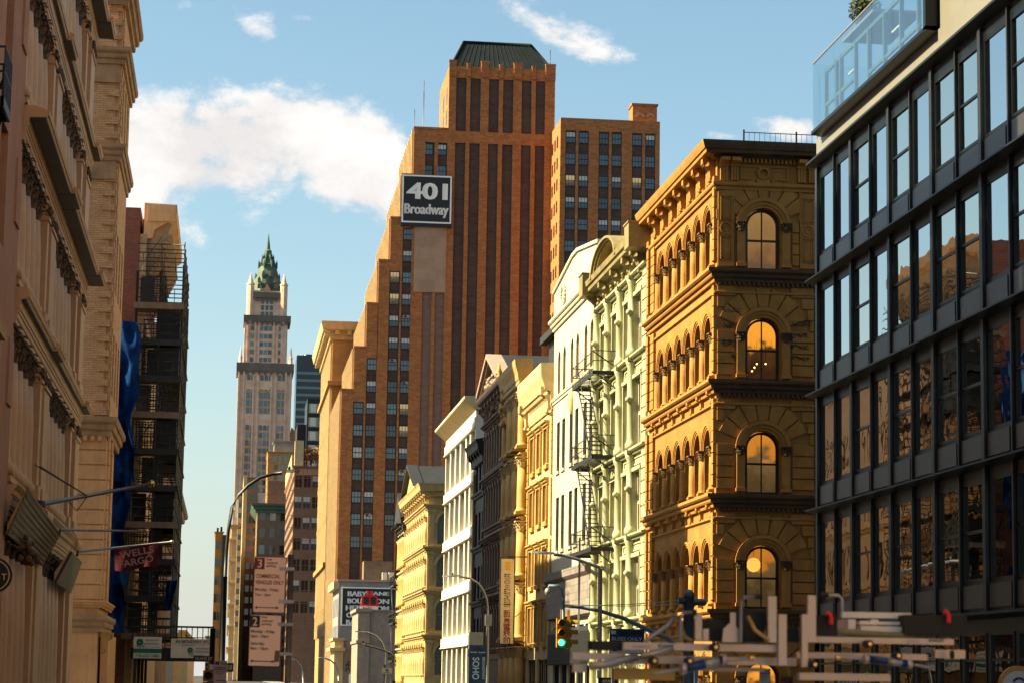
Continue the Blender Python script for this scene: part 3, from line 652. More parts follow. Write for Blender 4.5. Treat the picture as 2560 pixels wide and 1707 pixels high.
for x in (.15, 15.0): f.add('corner_block', MB().box(x-.65, x+.65, -1.05, .3, 22.15, 23.3).box(x-.7, x+.7, -1.1, .35, 23.3, 23.38), m_olive)
def fire_escape(f, x0, x1, levels, y=-1.3, lower=True, stair=True, mat=m_black):
    root = put('fire_escape', None, f.root, f.pos((0, 0, 0)), f.r)
    for xx in (x0, x1-.05): sub(root, 'wall_post', MB().box(xx, xx+.05, -.1, -.02, levels[0], levels[-1]+1), mat)
    for li, z in enumerate(levels):
        k = MB().box(x0, x1, y, y+.05, z-.2, z).box(x0, x0+.05, y, -.02, z-.2, z).box(x1-.05, x1, y, -.02, z-.2, z)
        n_ = 26
        for j in range(1, n_):
            x = x0+(x1-x0)*j/n_
            if not (li > 0 and stair and x0+1.2 < x < x1-1.3 and j % 2): k.box(x-.045, x+.045, y+.06, -.08, z-.07, z-.03)
        for x in (x0+.1, x1-.1): k.tube([(x, -.03, z-1.0), (x, y+.15, z-.12)], .035, 6)
        sub(root, 'platform', k, mat)
        k = MB()
        for zz in (z+.5, z+1.0): k.box(x0, x1, y, y+.03, zz-.02, zz+.02).box(x0, x0+.03, y, -.02, zz-.02, zz+.02).box(x1-.03, x1, y, -.02, zz-.02, zz+.02)
        for j in range(15): x = x0+(x1-x0)*j/14; k.box(x-.012, x+.012, y, y+.025, z, z+1.0)
        for yy in (y*.33, y*.66): k.box(x0, x0+.025, yy, yy+.025, z, z+1).box(x1-.025, x1, yy, yy+.025, z, z+1)
        k.tube([(x1-.02, -.05, z+.1), (x1-.02, y+.02, z+.95)], .035, 5); sub(root, 'railing', k, mat)
        if stair and li < len(levels)-1:
            z1 = levels[li+1]; xa, xb = x1-1.1, x0+1.3; k = MB()
            for yy in (y+.1, y+.7):
                k.tube([(xa, yy, z), (xb, yy, z1)], .04, 5); k.tube([(xa, yy, z+.85), (xb, yy, z1+.85)], .02, 5)
            m_ = int((z1-z)/.24)
            for j in range(m_): t = (j+.5)/m_; k.box(xa+(xb-xa)*t-.1, xa+(xb-xa)*t+.1, y+.1, y+.7, z+(z1-z)*t-.02, z+(z1-z)*t+.02)
            sub(root, 'stair', k, mat)
    if lower:
        k = MB(); z = levels[0]
        for x in (x0+1.2, x0+1.6): k.tube([(x, y+.3, z-4.2), (x, y+.3, z+.8)], .03, 5)
        for j in range(14): k.box(x0+1.2, x0+1.6, y+.28, y+.32, z-4.1+j*.3, z-4.07+j*.3)
        sub(root, 'drop_ladder', k, mat)
    return root
fire_escape(f, -.5, 6.9, [8.55, 13.15, 17.4], y=-1.35)

# ------------------------------------------------------------------ white glazed building with a low gable
Y4F, Y4N = 143.2, 125.32
b4 = thing('white_building', 'white glazed block building with paired arched windows under a low gabled parapet', 'building', (XR, Y4F, 0))
f = Fac(b4, (XR, Y4F, 0), -90); W4 = Y4F-Y4N
px4 = [Y4F-y for y in (140.9, 138.65, 135.5, 133.3, 130.1, 127.9)]; holes = []
for x in px4: holes += [(x-.56, x+.56, 18.78, 21.42, .56), (x-.64, x+.64, 14.2, 17.15), (x-.64, x+.64, 9.5, 12.67)]
for j in range(5): holes.append((1.3+j*3.2, 3.9+j*3.2, .4, 5.0))
f.add('wall', MB().wall(0, W4, 0, 23.2, holes, .22).box(0, W4, .24, 15, 0, 23.15), m_white)
wa = window(1.12, 2.64, m_ochre, g_dark, .56, bars=(0, 2), fw=.06, fd=.06); wb = window(1.28, 2.95, m_slate, g_dark, bars=(0, 2), fw=.07, fd=.08); wc = window(1.28, 3.17, m_slate, g_dark, bars=(0, 2), fw=.07, fd=.08)
for x in px4: f.inst(wa, (x, .2, 18.78)); f.inst(wb, (x, .2, 14.2)); f.inst(wc, (x, .2, 9.5))
for j in range(5): f.inst(window(2.6, 4.6, m_black, g_dark, bars=(2, 2), fw=.12, fd=.1, mid=3.4), (2.6+j*3.2, .2, .4))
f.add('gable_parapet', MB().ext_y([(.02, 23.45), (W4, 23.45), (W4, 25.2), (10, 26.1), (7.9, 26.1), (.02, 25.2)], -.04, .5), m_white)
cop = MB()
for a, b_ in (((-.1, 25.2), (7.9, 26.1)), ((7.9, 26.1), (10, 26.1)), ((10, 26.1), (W4, 25.2))): cop.ext_y([(a[0], a[1]), (b_[0], b_[1]), (b_[0], b_[1]+.18), (a[0], a[1]+.18)], -.16, .55)
f.add('coping', cop, m_whitep)
f.add('cornice', MB().ext_x(cornice_prof(22.85, 23.45, .4, 3), -.05, W4), m_whitep)
f.add('sill_course', MB().ext_x(cornice_prof(18.4, 18.72, .16, 2), 0, W4), m_whitep)
wr = MB(); zc = 24.4
for j in range(18): a = 2*math.pi*j/18; wr.ball((4.4+.75*math.cos(a), -.1, zc+.62*math.sin(a)), .16, 6)
wr.box(4.1, 4.7, -.12, -.045, zc-.3, zc+.3)
f.add('wreath_ornament', wr, m_whitep)
k = MB()
for a, b_ in ((1.6, 3.6), (6.9, 9.0)): k.box(a, b_, -.06, -.045, 24.9, 24.93).box(a, b_, -.06, -.045, 23.8, 23.83)
f.add('joint_lines', k, m_ochrel)
sill = MB().box(-.75, .75, -.1, -.002, -.16, 0).mesh('window_sill', m_whitep)
for x in px4:
    for z in (14.2, 9.5): f.inst(('window_sill', sill, []), (x, 0, z-.004))
f.add('shield_ornament', MB().lathe(8.2, -.02, [(.02, 16.9), (.2, 17.2), (.3, 17.8), (.22, 18.3), (.05, 18.4)], 8), m_ochrel)
tile = M('grey_tile_band', (.36, .3, .28), .2, 1.5, .6, .1, .35, joint=(.9, .42, .35))
f.add('shop_fascia', MB().ext_x([(.01, 5.4), (-.35, 5.5), (-.35, 7.5), (-.55, 7.7), (-.6, 8.1), (.01, 8.2)], .4, W4-.1), tile)
f.add('shop_awning', MB().ext_x([(-.002, 2.9), (-.3, 2.8), (-.32, 2.9), (-.3, 4.6), (-.002, 4.9)], 1.0, W4-.2), m_rubber)

# ------------------------------------------------------------------ narrow ochre building, three windows wide
Y5F, Y5N = 155.2, 143.22
b5 = thing('ochre_building', 'narrow ochre and cream building three windows wide between the white and brown facades', 'building', (XR, Y5F, 0))
f = Fac(b5, (XR, Y5F, 0), -90); W5 = Y5F-Y5N
wx5 = [2.6, 5.9, 9.2]; rows = [(15.2, 17.25), (11.5, 13.75), (7.8, 10.0), (4.2, 6.4)]
holes = [(x-.75, x+.75, a, b_) for a, b_ in rows for x in wx5]+[(1, 5, .3, 3.2), (6, 11, .3, 3.2)]
f.add('wall', MB().wall(0, W5, 0, 21.0, holes, .2).box(0, W5, .22, 15, 0, 20.95), m_ochrel)
hood = MB().ext_x(cornice_prof(0, .42, .34, 3), -1.15, 1.15).box(-1.0, -.78, -.14, -.002, -2.2, 0).box(.78, 1.0, -.14, -.002, -2.2, 0).box(-.95, .95, -.16, -.002, -2.5, -2.24).mesh('window_hood', m_ochre)
for a, b_ in rows:
    wd = window(1.5, round(b_-a, 3), m_ochre, g_dark, bars=(0, 2), fw=.13, fd=.1)
    for x in wx5: f.inst(wd, (x, .18, a)); f.inst(('window_hood', hood, []), (x, 0, b_+.05))
    for x0 in (.05, W5-.5):
        k = MB().box(x0+.03, x0+.4, -.06, -.002, a-.9, a+2.6)
        for j in range(7): k.box(x0, x0+.45, -.1, -.001, a-.9+j*.5, a-.9+j*.5+.44)
        f.add('quoin_pier', k, m_ochre)
for x in (2.5, 5.5, 8.5): f.inst(('shop_window', window(2.0, 2.8, m_black, g_dark, bars=(1, 2))[1], []), (x, .18, .4))
f.add('cornice', MB().ext_x([(.2, 18.2), (-.1, 18.2), (-.18, 18.5), (-.2, 19.3), (-.55, 19.4), (-.6, 19.7), (-.78, 20.2), (-.8, 21.0), (.2, 21.05)], .0, W5), m_ochrel)
cb5 = console(.4, 1.0, .8).mesh('cornice_bracket', m_ochrel)
for x in (.6, 11.4): f.inst(('cornice_bracket', console(.8, 1.7, .75).mesh('cornice_bracket', m_ochrel), []), (x, -.02, 19.6))
k = MB()
for j in range(24): k.box(1.5+j*.38, 1.72+j*.38, -.45, -.18, 19.1, 19.38)
f.add('dentil_row', k, m_ochrel)
f.add('roof_bulkhead', MB().box(1, 11, 3, 12, 20.9, 24.6), m_slate)

# ------------------------------------------------------------------ orange columned bay and brown pedimented building
def carved(f, x0, x1, z0, z1, mat, seed, n=60, r=(.06, .16), y=(-.3, -.05), name='carved_frieze'):
    rd = random.Random(seed); k = MB()
    for j in range(n): k.ball((rd.uniform(x0, x1), rd.uniform(*y), rd.uniform(z0, z1)), rd.uniform(*r), 6)
    f.add(name, k, mat)
Y6a, Y6b, Y6N = 181.5, 165.2, 155.22
b6 = thing('columned_building', 'tall orange building with clustered columns beside the brown pedimented facade', 'building', (XR, Y6b, 0))
f = Fac(b6, (XR, Y6b, 0), -90); W6 = Y6b-Y6N
fl = [.3, 4.4, 8.4, 12.6, 16.9]
holes = [(x-.55, x+.55, z+.4, z+3.1) for z in fl for x in (1.5, 5.0, 8.4)]
f.add('wall', MB().wall(0, W6, 0, 21.5, holes, .4).box(0, W6, .42, 15, 0, 21.45), m_ochre)
colm = column_proto(.34, 3.75, m_ochre, .7, m_ochrel, 6)
for z in fl:
    wd = window(1.1, 2.7, m_brown, g_dark, bars=(0, 2), fw=.1)
    for x in (1.5, 5.0, 8.4): f.inst(wd, (x, .38, z+.4))
    for x in (.3, 3.0, 3.9, 6.3, 7.2, 9.6): place_col(f, colm, (x, -.35, z+.05))
    f.add('string_course', MB().ext_x(cornice_prof(z+3.8, z+4.1, .55, 3), -.1, W6), m_ochre)
f.add('cornice', MB().ext_x([(.2, 20.9), (-.5, 20.9), (-.55, 21.3), (-.75, 21.5), (-.8, 21.9), (-.95, 22.4), (-1.0, 22.8), (.2, 22.9)], -.3, W6), m_ochre)
k = MB()
for j in range(26): k.box(.0+j*.4, .22+j*.4, -.72, -.5, 21.15, 21.42)
f.add('dentil_row', k, m_ochrel)
carved(f, -.2, 1.4, 19.4, 22.6, m_ochre, 5, 60, (.12, .26), (-.8, -.3), 'scroll_ornament')
f.add('roof_bulkhead', MB().box(.5, W6-.5, 2.5, 12, 21.4, 25.6).box(-.6, W6-1.5, 2.0, 2.5, 25.2, 25.7), m_slate)
b7 = thing('pediment_building', 'shaded brown facade with a big triangular pediment and heavy scrolled brackets', 'building', (XR, Y6a, 0))
f = Fac(b7, (XR, Y6a, 0), -90); W7 = Y6a-Y6b-.02
tops = [20.6, 16.5, 12.0, 7.6, 3.4]
wx7 = [1.2+j*1.72 for j in range(9)]; holes = []
for t in tops[:4]:
    for x in wx7: holes.append((x-.42, x+.42, t-3.3, t-.35))
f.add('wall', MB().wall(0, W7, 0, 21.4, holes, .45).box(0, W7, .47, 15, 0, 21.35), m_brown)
wd = window(.84, 2.95, m_brown, g_dark, bars=(0, 2), fw=.08)
pf = MB().box(-.2, .2, -.2, -.002, 0, 3.0).box(-.27, .27, -.27, -.002, 2.7, 3.0).box(-.25, .25, -.25, -.002, 0, .2).mesh('pilaster', m_brown)
for t in tops[:4]:
    for x in wx7: f.inst(wd, (x, .42, t-3.3))
    for j in range(10): f.inst(('pilaster', pf, []), (.34+j*1.72, 0, t-3.35))
    f.add('ledge', MB().ext_x(cornice_prof(t-.02, t+.35, .5, 3), -.1, W7), m_brown)
    f.add('sill_course', MB().ext_x(cornice_prof(t-3.75, t-3.4, .3, 2), 0, W7), m_brown)
    f.add('spandrel_band', MB().box(.1, W7-.1, -.06, -.002, t-4.2, t-3.8), m_pinkst)
    carved(f, .3, W7-.3, t-.35, t-.1, m_brown, int(t), 70, (.05, .11), (-.2, -.03))
f.add('cornice', MB().ext_x([(.2, 22.2), (-.4, 22.2), (-.45, 22.5), (-.75, 22.6), (-.85, 23.0), (.2, 23.1)], -.2, W7), m_pinkst)
cb7 = console(.5, 1.4, .7).mesh('cornice_bracket', m_brown)
for j in range(8): f.inst(('cornice_bracket', cb7, []), (.6+j*2.1, -.02, 22.3))
carved(f, .5, W7-.5, 21.0, 22.1, m_brown, 77, 90, (.1, .22), (-.45, -.1), 'bracket_ornament')
xm = 6.6; k = MB()
for x0, x1, z0, z1 in ((-.3, xm, 23.1, 25.4), (xm, 13.5, 25.4, 23.1)):
    k.ext_y([(x0, z0), (x1, z1), (x1, z1+.34), (x0, z0+.34)], -.85, .3); k.ext_y([(x0, z0-.2), (x1, z1-.2), (x1, z1), (x0, z0)], -.65, .3)
f.add('pediment_moulding', k, m_pinkst)
f.add('pediment_panel', MB().ext_y([(0, 23.1), (13.2, 23.1), (xm, 25.3)], -.3, .3).ext_y([(-.2, 23.44), (13.4, 23.44), (xm, 25.72)], .3, 9), m_slate)
carved(f, 3.4, 9.8, 23.2, 24.2, m_pinkst, 8, 40, (.1, .25), (-.5, -.3), 'pediment_ornament')
f.add('finial', MB().lathe(13.4, -.6, [(.22, 23), (.25, 23.3), (.14, 23.4), (.24, 23.6), (.12, 23.8), (.05, 24.2)], 8), m_ochre)

# ------------------------------------------------------------------ narrow black building
Y7F, Y7N = 189.8, 181.52
b8 = thing('black_building', 'narrow soot black facade with a heavy black cornice beside the white metal building', 'building', (XR, Y7F, 0))
f = Fac(b8, (XR, Y7F, 0), -90); W8 = Y7F-Y7N
rows = [16.4, 12.2, 8.0, 4.0]; holes = [(x-.7, x+.7, z, z+2.6) for z in rows for x in (1.8, 4.2, 6.6)]
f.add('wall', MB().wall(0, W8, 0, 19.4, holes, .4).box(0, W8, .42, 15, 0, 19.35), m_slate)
wd = window(1.4, 2.6, m_black, g_dark, bars=(0, 2), fw=.1)
for z in rows:
    for x in (1.8, 4.2, 6.6): f.inst(wd, (x, .38, z))
    f.add('ledge', MB().ext_x(cornice_prof(z-.5, z-.1, .3, 2), 0, W8), m_slate)
f.add('brick_pier', MB().box(.02, .7, -.15, -.002, 0, 18.0), m_rust)
f.add('cornice', MB().ext_x([(.2, 18.4), (-.25, 18.5), (-.35, 19.2), (-.65, 19.4), (-.7, 19.8), (-.85, 20.1), (.2, 20.3)], -.3, W8), m_slate)
cb8 = console(.3, .9, .55).mesh('cornice_bracket', m_slate)
for j in range(5): f.inst(('cornice_bracket', cb8, []), (.3+j*1.9, -.02, 19.3))

# ------------------------------------------------------------------ white metal building with a tilted gold canopy
Y8F, Y8N = 216.4, 189.82
b9 = thing('white_metal_building', 'plain white panelled building under a tilted flat canopy with a golden underside', 'building', (XR, Y8F, 0))
f = Fac(b9, (XR, Y8F, 0), -90); W9 = Y8F-Y8N
bandz = [(21.9, 22.7), (17.55, 18.35), (13.25, 14.05), (8.95, 9.75), (4.65, 5.45)]
piers = [0, 4.9, 9.6, 14.0, 18.8, 22.4, W9]; holes = []
for i, (a, b_) in enumerate(bandz):
    lo = bandz[i+1][1] if i < 4 else .3
    for p, q in zip(piers, piers[1:]): holes.append((p+.45, q-.45, lo+.12, a-.02))
f.add('wall', MB().wall(0, W9, 0, 23.3, holes, .8).box(0, W9, .82, 15, 0, 23.3), m_white2)
for i, (a, b_) in enumerate(bandz):
    lo = bandz[i+1][1] if i < 4 else .3
    for p, q in zip(piers, piers[1:]):
        wd = window(round(q-p-.9, 2), round(a-lo-.14, 2), m_whitep, g_blue, bars=(1, 1), fw=.18, fd=.3); f.inst(wd, ((p+q)/2, .78, lo+.12))
        f.add('inner_pier', MB().box((p+q)/2-.25, (p+q)/2+.25, .25, .7, lo+.15, a-.04), m_white2)
    f.add('band', MB().box(-.02, W9, -.12, -.002, a, b_).box(-.02, W9, -.2, -.002, a-.06, a+.02), m_white2)
f.add('canopy', MB().box(-.2, W9+.8, -1.02, .3, 24.17, 24.26), m_white2)
f.add('canopy_soffit', MB().ext_x([(.0, 23.25), (-1.0, 24.06), (-1.0, 24.15), (.3, 24.15), (.3, 23.25)], -.2, W9+.8), m_goldm)

# ------------------------------------------------------------------ yellow cast iron corner building
Y9F, Y9N = 262.0, 235.0
b10 = thing('yellow_building', 'yellow cast iron corner building with big arched windows on its side wall', 'building', (XR, Y9F, 0))
f = Fac(b10, (XR, Y9F, 0), -90); fn = Fac(b10, (XR, Y9N, 0), 0); W10 = Y9F-Y9N
bz = [2.0, 6.3, 10.55, 14.7]; n10 = 9; holes = []
for z in bz+[-2]:
    if z < 0: continue
    for j in range(n10): x = 2.0+j*2.85; holes.append((x-.85, x+.85, z+.3, z+3.35, .6))
f.add('wall', MB().wall(0, W10-.004, 0, 20.2, holes, .5).box(0, W10-.6, .52, 14, 0, 20.15), m_yellow)
wd = window(1.7, 3.05, m_yellow, g_dark, .6, bars=(0, 2), fw=.12)
c10 = column_proto(.24, 2.9, m_yellow, .5, m_yellow, 4); h10 = MB().ring(0, 0, .85, 1.1, -.18, .0, n=10).mesh('arch_moulding', m_yellow)
for z in bz:
    for j in range(n10): x = 2.0+j*2.85; f.inst(wd, (x, .48, z+.3)); f.inst(('arch_moulding', h10, []), (x, 0, z+2.6))
    for j in range(n10+1): place_col(f, c10, (.6+j*2.85, -.1, z+.1))
    for ff, w_, m0, m1 in ((f, W10, 0, 1), (fn, 9, 1, 0)): ff.add('ledge', MB().ext_x(cornice_prof(z+3.7, z+4.2, .45, 3), 0, w_, m0, m1), m_yellow)
for ff, w_, m0, m1 in ((f, W10, 0, 1), (fn, 9, 1, 0)):
    ff.add('cornice', MB().ext_x([(.2, 19.6), (-.4, 19.7), (-.45, 20.1), (-.85, 20.2), (-.95, 20.6), (-1.1, 20.9), (.2, 21.0)], -.2 if m0 == 0 else 0, w_, m0, m1), m_yellow)
cb10 = console(.4, 1.2, .75).mesh('cornice_bracket', m_yellow)
for j in range(11): f.inst(('cornice_bracket', cb10, []), (.5+j*2.6, -.02, 20.15))
for x in (.4, 2.2, 3.6, 5.0): fn.inst(('cornice_bracket', console(.3, .5, .6).mesh('cornice_bracket', m_yellow), []), (x, -.02, 20.15))
f.add('gable', MB().ext_y([(8.2, 21.0), (23.0, 21.0), (14.5, 23.4)], -.8, -.2), m_yellow)
f.add('gable_roof', MB().ext_y([(7.4, 20.95), (23.8, 20.95), (14.5, 23.75)], -.2, 6).ext_y([(7.2, 20.9), (14.5, 23.5), (23.9, 20.9), (24.2, 20.95), (14.5, 23.85), (7.0, 20.95)], -1.3, -.2), m_slate)
holes = [(.95, 3.05, z+.3, z+3.4, 1.05) for z in bz]
fn.add('wall', MB().wall(.004, 9, 0, 20.2, holes, .5).box(.6, 9, .52, .9, 0, 20.1), m_yellow)
wd = window(2.1, 3.1, m_olive, g_blue, 1.05, bars=(1, 2), fw=.12); an = MB().ring(0, 0, 1.05, 1.35, -.14, 0, n=16).mesh('arch_moulding', m_yellow)
pn = MB().box(-.32, .32, -.14, -.002, 0, 3.6).box(-.2, .2, -.17, -.14, .4, 3.0).box(-.4, .4, -.22, -.002, 3.3, 3.6).mesh('pilaster', m_yellow)
for z in bz:
    fn.inst(wd, (2.0, .45, z+.3)); fn.inst(('arch_moulding', an, []), (2.0, 0, z+2.35)); fn.inst(('pilaster', pn, []), (.34, 0, z+.1)); fn.inst(('pilaster', pn, []), (3.9, 0, z+.1))
# the next house beyond, orange with a dark gable, and its fire escape
Y10F, Y10N = 271.5, 262.02
b11 = thing('orange_columned_house', 'orange columned house with a small dark gable just beyond the yellow corner building', 'building', (XR, Y10F, 0))
f = Fac(b11, (XR, Y10F, 0), -90); W11 = Y10F-Y10N
holes = [(x-.7, x+.7, z+.4, z+3.2) for z in (1.2, 5.4, 9.6, 13.8) for x in [1.4+2.1*j for j in range(4)]]
f.add('wall', MB().wall(0, W11, 0, 18.8, holes, .5).box(0, W11, .52, 12, 0, 18.75), m_ochre)
wd = window(1.4, 2.8, m_brown, g_dark, bars=(0, 2), fw=.1); c11 = MB().lathe(0, -.2, [(.3, 0), (.24, .3), (.22, 2.8), (.36, 3.2)], 8).mesh('column', m_ochre)
for z in (1.2, 5.4, 9.6, 13.8):
    for j in range(4): f.inst(wd, (1.4+2.1*j, .48, z+.4))
    for j in range(5): f.inst(('column', c11, []), (.38+2.1*j, 0, z+.2))
    f.add('ledge', MB().ext_x(cornice_prof(z+3.6, z+4.0, .4, 2), 0, W11), m_ochrel)
f.add('cornice', MB().ext_x([(.2, 17.9), (-.5, 18), (-.5, 18.6), (-.7, 18.8), (-.8, 19.4), (.2, 19.5)], -.3, W11), m_slate)
cb11 = console(.5, 1.5, 1.1).mesh('cornice_bracket', m_slate)
for j in range(4): f.inst(('cornice_bracket', cb11, []), (.6+j*2.3, -.02, 18.8))
f.add('gable_roof', MB().ext_y([(.5, 19.4), (9, 19.4), (4.7, 22.4)], -.8, 5), m_slate)
fire_escape(f, -4.5, 2.5, [3.9, 8.1, 12.3], y=-.9)
# ------------------------------------------------------------------ stepped orange brick tower
YT = 432.0
bt = thing('brick_tower', 'tall stepped orange brick office tower with dark vertical stripes and a green black mansard roof', 'skyscraper', (XR, YT, 0))
f = Fac(bt, (XR, YT, 0), 0)
steps = [(0, 53.3), (2.1, 61.1), (4.2, 69.15), (6.2, 77.2), (8.2, 85.2), (10.1, 93.3), (12.1, 102.2), (18.4, 114.4), (38.2, 0)]
ROW = lambda k: 49.15+4.02*k
cols = [(3.12, 0), (5.35, 2), (9.15, 6), (11.42, 8), (14.8, 12), (17.3, 12)]
strp = [(14.25, 15.95), (16.6, 18.3)]
tow = [(19.75, 21.65), (22.4, 24.3), (25.85, 27.7), (28.5, 30.4), (32.0, 33.8), (34.6, 36.35)]
holes = []
for c, k in cols[:4]: holes.append((c-.95, c+.95, 6, ROW(k)+2.2))
for a, b_ in strp: holes.append((a, b_, 6, 71.7)); holes.append((a, b_, 93.2, 99.75))
for a, b_ in tow: holes += [(a, b_, 6, 99.9), (a, b_, 102.1, 112.2)]
wl = MB()
for (x0, t), (x1, _) in zip(steps, steps[1:]):
    hs = [h for h in holes if x0 <= h[0] < x1]
    wl.wall(x0, x1, 0, t, hs, .35); wl.box(x0, 38.2, .36, 41-x0*.35 if t < 110 else 20, 0, t-.02)
f.add('wall', wl, m_orange)
def stripe(a, b_, z0, z1, mat): f.add('brick_stripe', MB().quad((a, .3, z0), (b_, .3, z0), (b_, .3, z1), (a, .3, z1)), mat)
for a, b_ in tow: stripe(a, b_, 6, 99.9, m_stripe); stripe(a, b_, 102.1, 112.2, m_stripe)
for a, b_ in strp: stripe(a, b_, 6, 71.7, m_stripel); stripe(a, b_, 93.2, 99.75, m_stripe)
for c, k in cols[:4]: stripe(c-.95, c+.95, 6, ROW(k)+2.2, m_stripe)
rd = random.Random(11)
wins = [window(1.8, 2.15, m_black, g, bars=(2, 2), fw=.14, fd=.1) for g in (g_dark, g_blue, g_blue, g_blue2, g_blind, g_blind, g_blindl, g_warm)]
def pick(): return wins[rd.choices(range(8), (3, 4, 3, 2, 3, 3, 1, 1))[0]]
for c, kt in cols:
    for k in range(kt, (-7 if c < 7 else -6) if c < 12 else 10, -1): f.inst(pick(), (c, .28, ROW(k)))
ac = MB().box(-.55, .55, -.5, 0, 0, .5)
acm = ac.mesh('case', m_alu); acg = MB().box(-.45, .02, -.53, -.5, .07, .43).mesh('grille', m_black)
def aircon(p):
    t = thing('air_conditioner', 'small white air conditioner sticking out of a window of the brick tower', 'air conditioner', p, 'window air conditioners on the brick tower')
    put('case', acm, t); put('grille', acg, t)
for c, k in ((11.42, 4), (9.15, 2), (11.42, 1), (11.42, -3), (5.35, -5)): aircon((XR+c, YT+.2, ROW(k)+1.62))
f.add('painted_patch', MB().box(12.6, 18.45, -.05, .0, 71.8, 85), m_beige)
for (a, z), (b_, _) in zip(steps[:7], steps[1:8]): f.add('parapet_coping', MB().box(a-.1, b_, -.12, .5, z, z+.4), m_orange)
k = MB()
for a, b_ in ((18.35, 19.7), (21.7, 22.35), (24.35, 25.8), (27.75, 28.45), (30.45, 31.95), (33.85, 34.55), (36.4, 38.25)): k.box(a, b_, -.25, .4, 112.4, 115.2 if b_-a > 1 else 114.8).box(a-.06, b_+.06, -.32, .45, 115.2 if b_-a > 1 else 114.8, 115.5 if b_-a > 1 else 115.0)
f.add('crown_pier', k, m_orange)
mz = MB(); B = [(18.7, .6, 114.4), (37.9, .6, 114.4), (37.9, 19.6, 114.4), (18.7, 19.6, 114.4)]; T_ = [(21.4, 4.5, 120.2), (34.1, 4.5, 120.2), (34.1, 15, 120.2), (21.4, 15, 120.2)]
mz.add(B+T_, [(0, 1, 5, 4), (1, 2, 6, 5), (2, 3, 7, 6), (3, 0, 4, 7), (4, 5, 6, 7)])
for j in range(20): t = j/19; a = Vector(B[0]).lerp(Vector(B[1]), t); b_ = Vector(T_[0]).lerp(Vector(T_[1]), t); mz.tube([a, b_], .08, 4, False)
for j in range(12): t = j/11; mz.tube([Vector(B[3]).lerp(Vector(B[0]), t), Vector(T_[3]).lerp(Vector(T_[0]), t)], .14, 4, False)
mz.tube([T_[0], T_[1]], .3, 6).tube([T_[0], T_[3]], .3, 6).tube([B[0], T_[0]], .25, 6).tube([B[1], T_[1]], .25, 6)
f.add('mansard_roof', mz, m_mansard)
k = MB()
for a in range(7):                                  # sunlit east side: slit windows between ribs, too small to show parts
    x0, t = steps[a]; lo = 8 if a == 0 else steps[a-1][1]+1
    dep = 41-x0*.35; z = t-4.5
    while z > lo:
        for j in range(int(dep/3.4)): k.box(x0-.05, x0-.01, 2+j*3.4, 3.5+j*3.4, z, z+2.2)
        z -= 4.02
for z in (103, 107, 111): k.box(18.35, 18.39, 3, 5, z-3, z); k.box(18.35, 18.39, 10, 12, z-3, z)
f.add('east_windows', k, g_dark)['kind'] = 'stuff'
k = MB()
for a in range(7):
    x0, t = steps[a]; lo = 0 if a == 0 else steps[a-1][1]
    dep = 41-x0*.35
    for j in range(int(dep/3.4)+1): k.box(x0-.35, x0-.002, .6+j*3.4, 1.5+j*3.4, lo, t)
f.add('east_pilaster_rows', k, m_ochrel)
f.add('antenna', MB().tube([(14, 3, 102), (14, 3, 110)], .09, 5).tube([(14.0, 3, 105), (14, 3, 112)], .05, 4).tube([(12.5, 5, 102), (12.5, 5, 107)], .06, 4).tube([(37.6, 3, 114), (37.6, 3, 119)], .07, 4), m_grey)
g = Fac(bt, (56.9, 420.0, 0), 0)
WW = 18.2; holes = []; wc_ = [1.9, 4.25, 7.95, 10.3, 14.05, 16.45]
for c in wc_: holes.append((c-.93, c+.93, 40, 100.3))
g.add('wing_wall', MB().wall(0, WW, 0, 102.6, holes, .3).box(0, WW, .31, 40, 0, 102.5), m_orange)
for c in wc_: g.add('brick_stripe', MB().quad((c-.93, .26, 40), (c+.93, .26, 40), (c+.93, .26, 100.3), (c-.93, .26, 100.3)), m_stripe)
for ci, c in enumerate(wc_):
    for k in range((9, 9, 7, 7, 5, 4)[ci]): g.inst(pick(), (c, .24, 98.0-3.99*k))
k = MB()
for z in range(24):
    for y in (3, 6.2, 9.4): k.box(-.06, -.01, y, y+1.5, 97.8-3.99*z, 99.9-3.99*z)
g.add('side_windows', k, g_dark)['kind'] = 'stuff'
for y, z in ((423.2, 66.2), (426.4, 64.5), (423.2, 50.3), (426.4, 46.3), (429.6, 46.3)): aircon((56.75, y+.7, z))
g.add('chimney', MB().box(13.5, 18, 2, 6, 102.5, 106).box(13.3, 18.2, 1.8, 6.2, 106, 106.3), m_orange); g.add('chimney_vent', MB().ring(14.9, 103.8, .35, .8, 1.8, 2.0).ring(16.8, 103.8, .35, .8, 1.8, 2.0), m_beige)
# painted sign on the tower
x0, z1 = ony(1005, 435, YT-.8); x1, z0 = ony(1129, 566, YT-.8)
s4 = thing('painted_sign', 'big square black sign with white number and street name on the brick tower', 'sign', ((x0+x1)/2, YT-.6, z0))
w_, h_ = x1-x0, z1-z0
put('board', MB().box(-w_/2, w_/2, -.1, .5, -.2, h_).mesh('board', m_signk), s4)
k = MB(); e = .28
k.box(-w_/2+.1, w_/2-.1, -.16, -.1, .1+.3, e+.4).box(-w_/2+.1, w_/2-.1, -.16, -.1, h_-e-.1, h_-.1).box(-w_/2+.1, -w_/2+.1+e, -.16, -.1, e+.4, h_-e-.1).box(w_/2-.1-e, w_/2-.1, -.16, -.1, e+.4, h_-e-.1)
put('border', k.mesh('border', m_whitel), s4)
def bold(me, t):
    return me
for body, bw, bh, cz, off in (('401', 7.3, 3.1, 6.35, (0, .12, -.12, .2)), ('Broadway', 8.0, 2.5, 2.7, (0, .07, -.07))):
    me = text_fit(body, bw, bh, m_whitel, .02)
    for o_ in off: put('lettering', me, s4, (o_, -.13-abs(o_)*.02, cz))

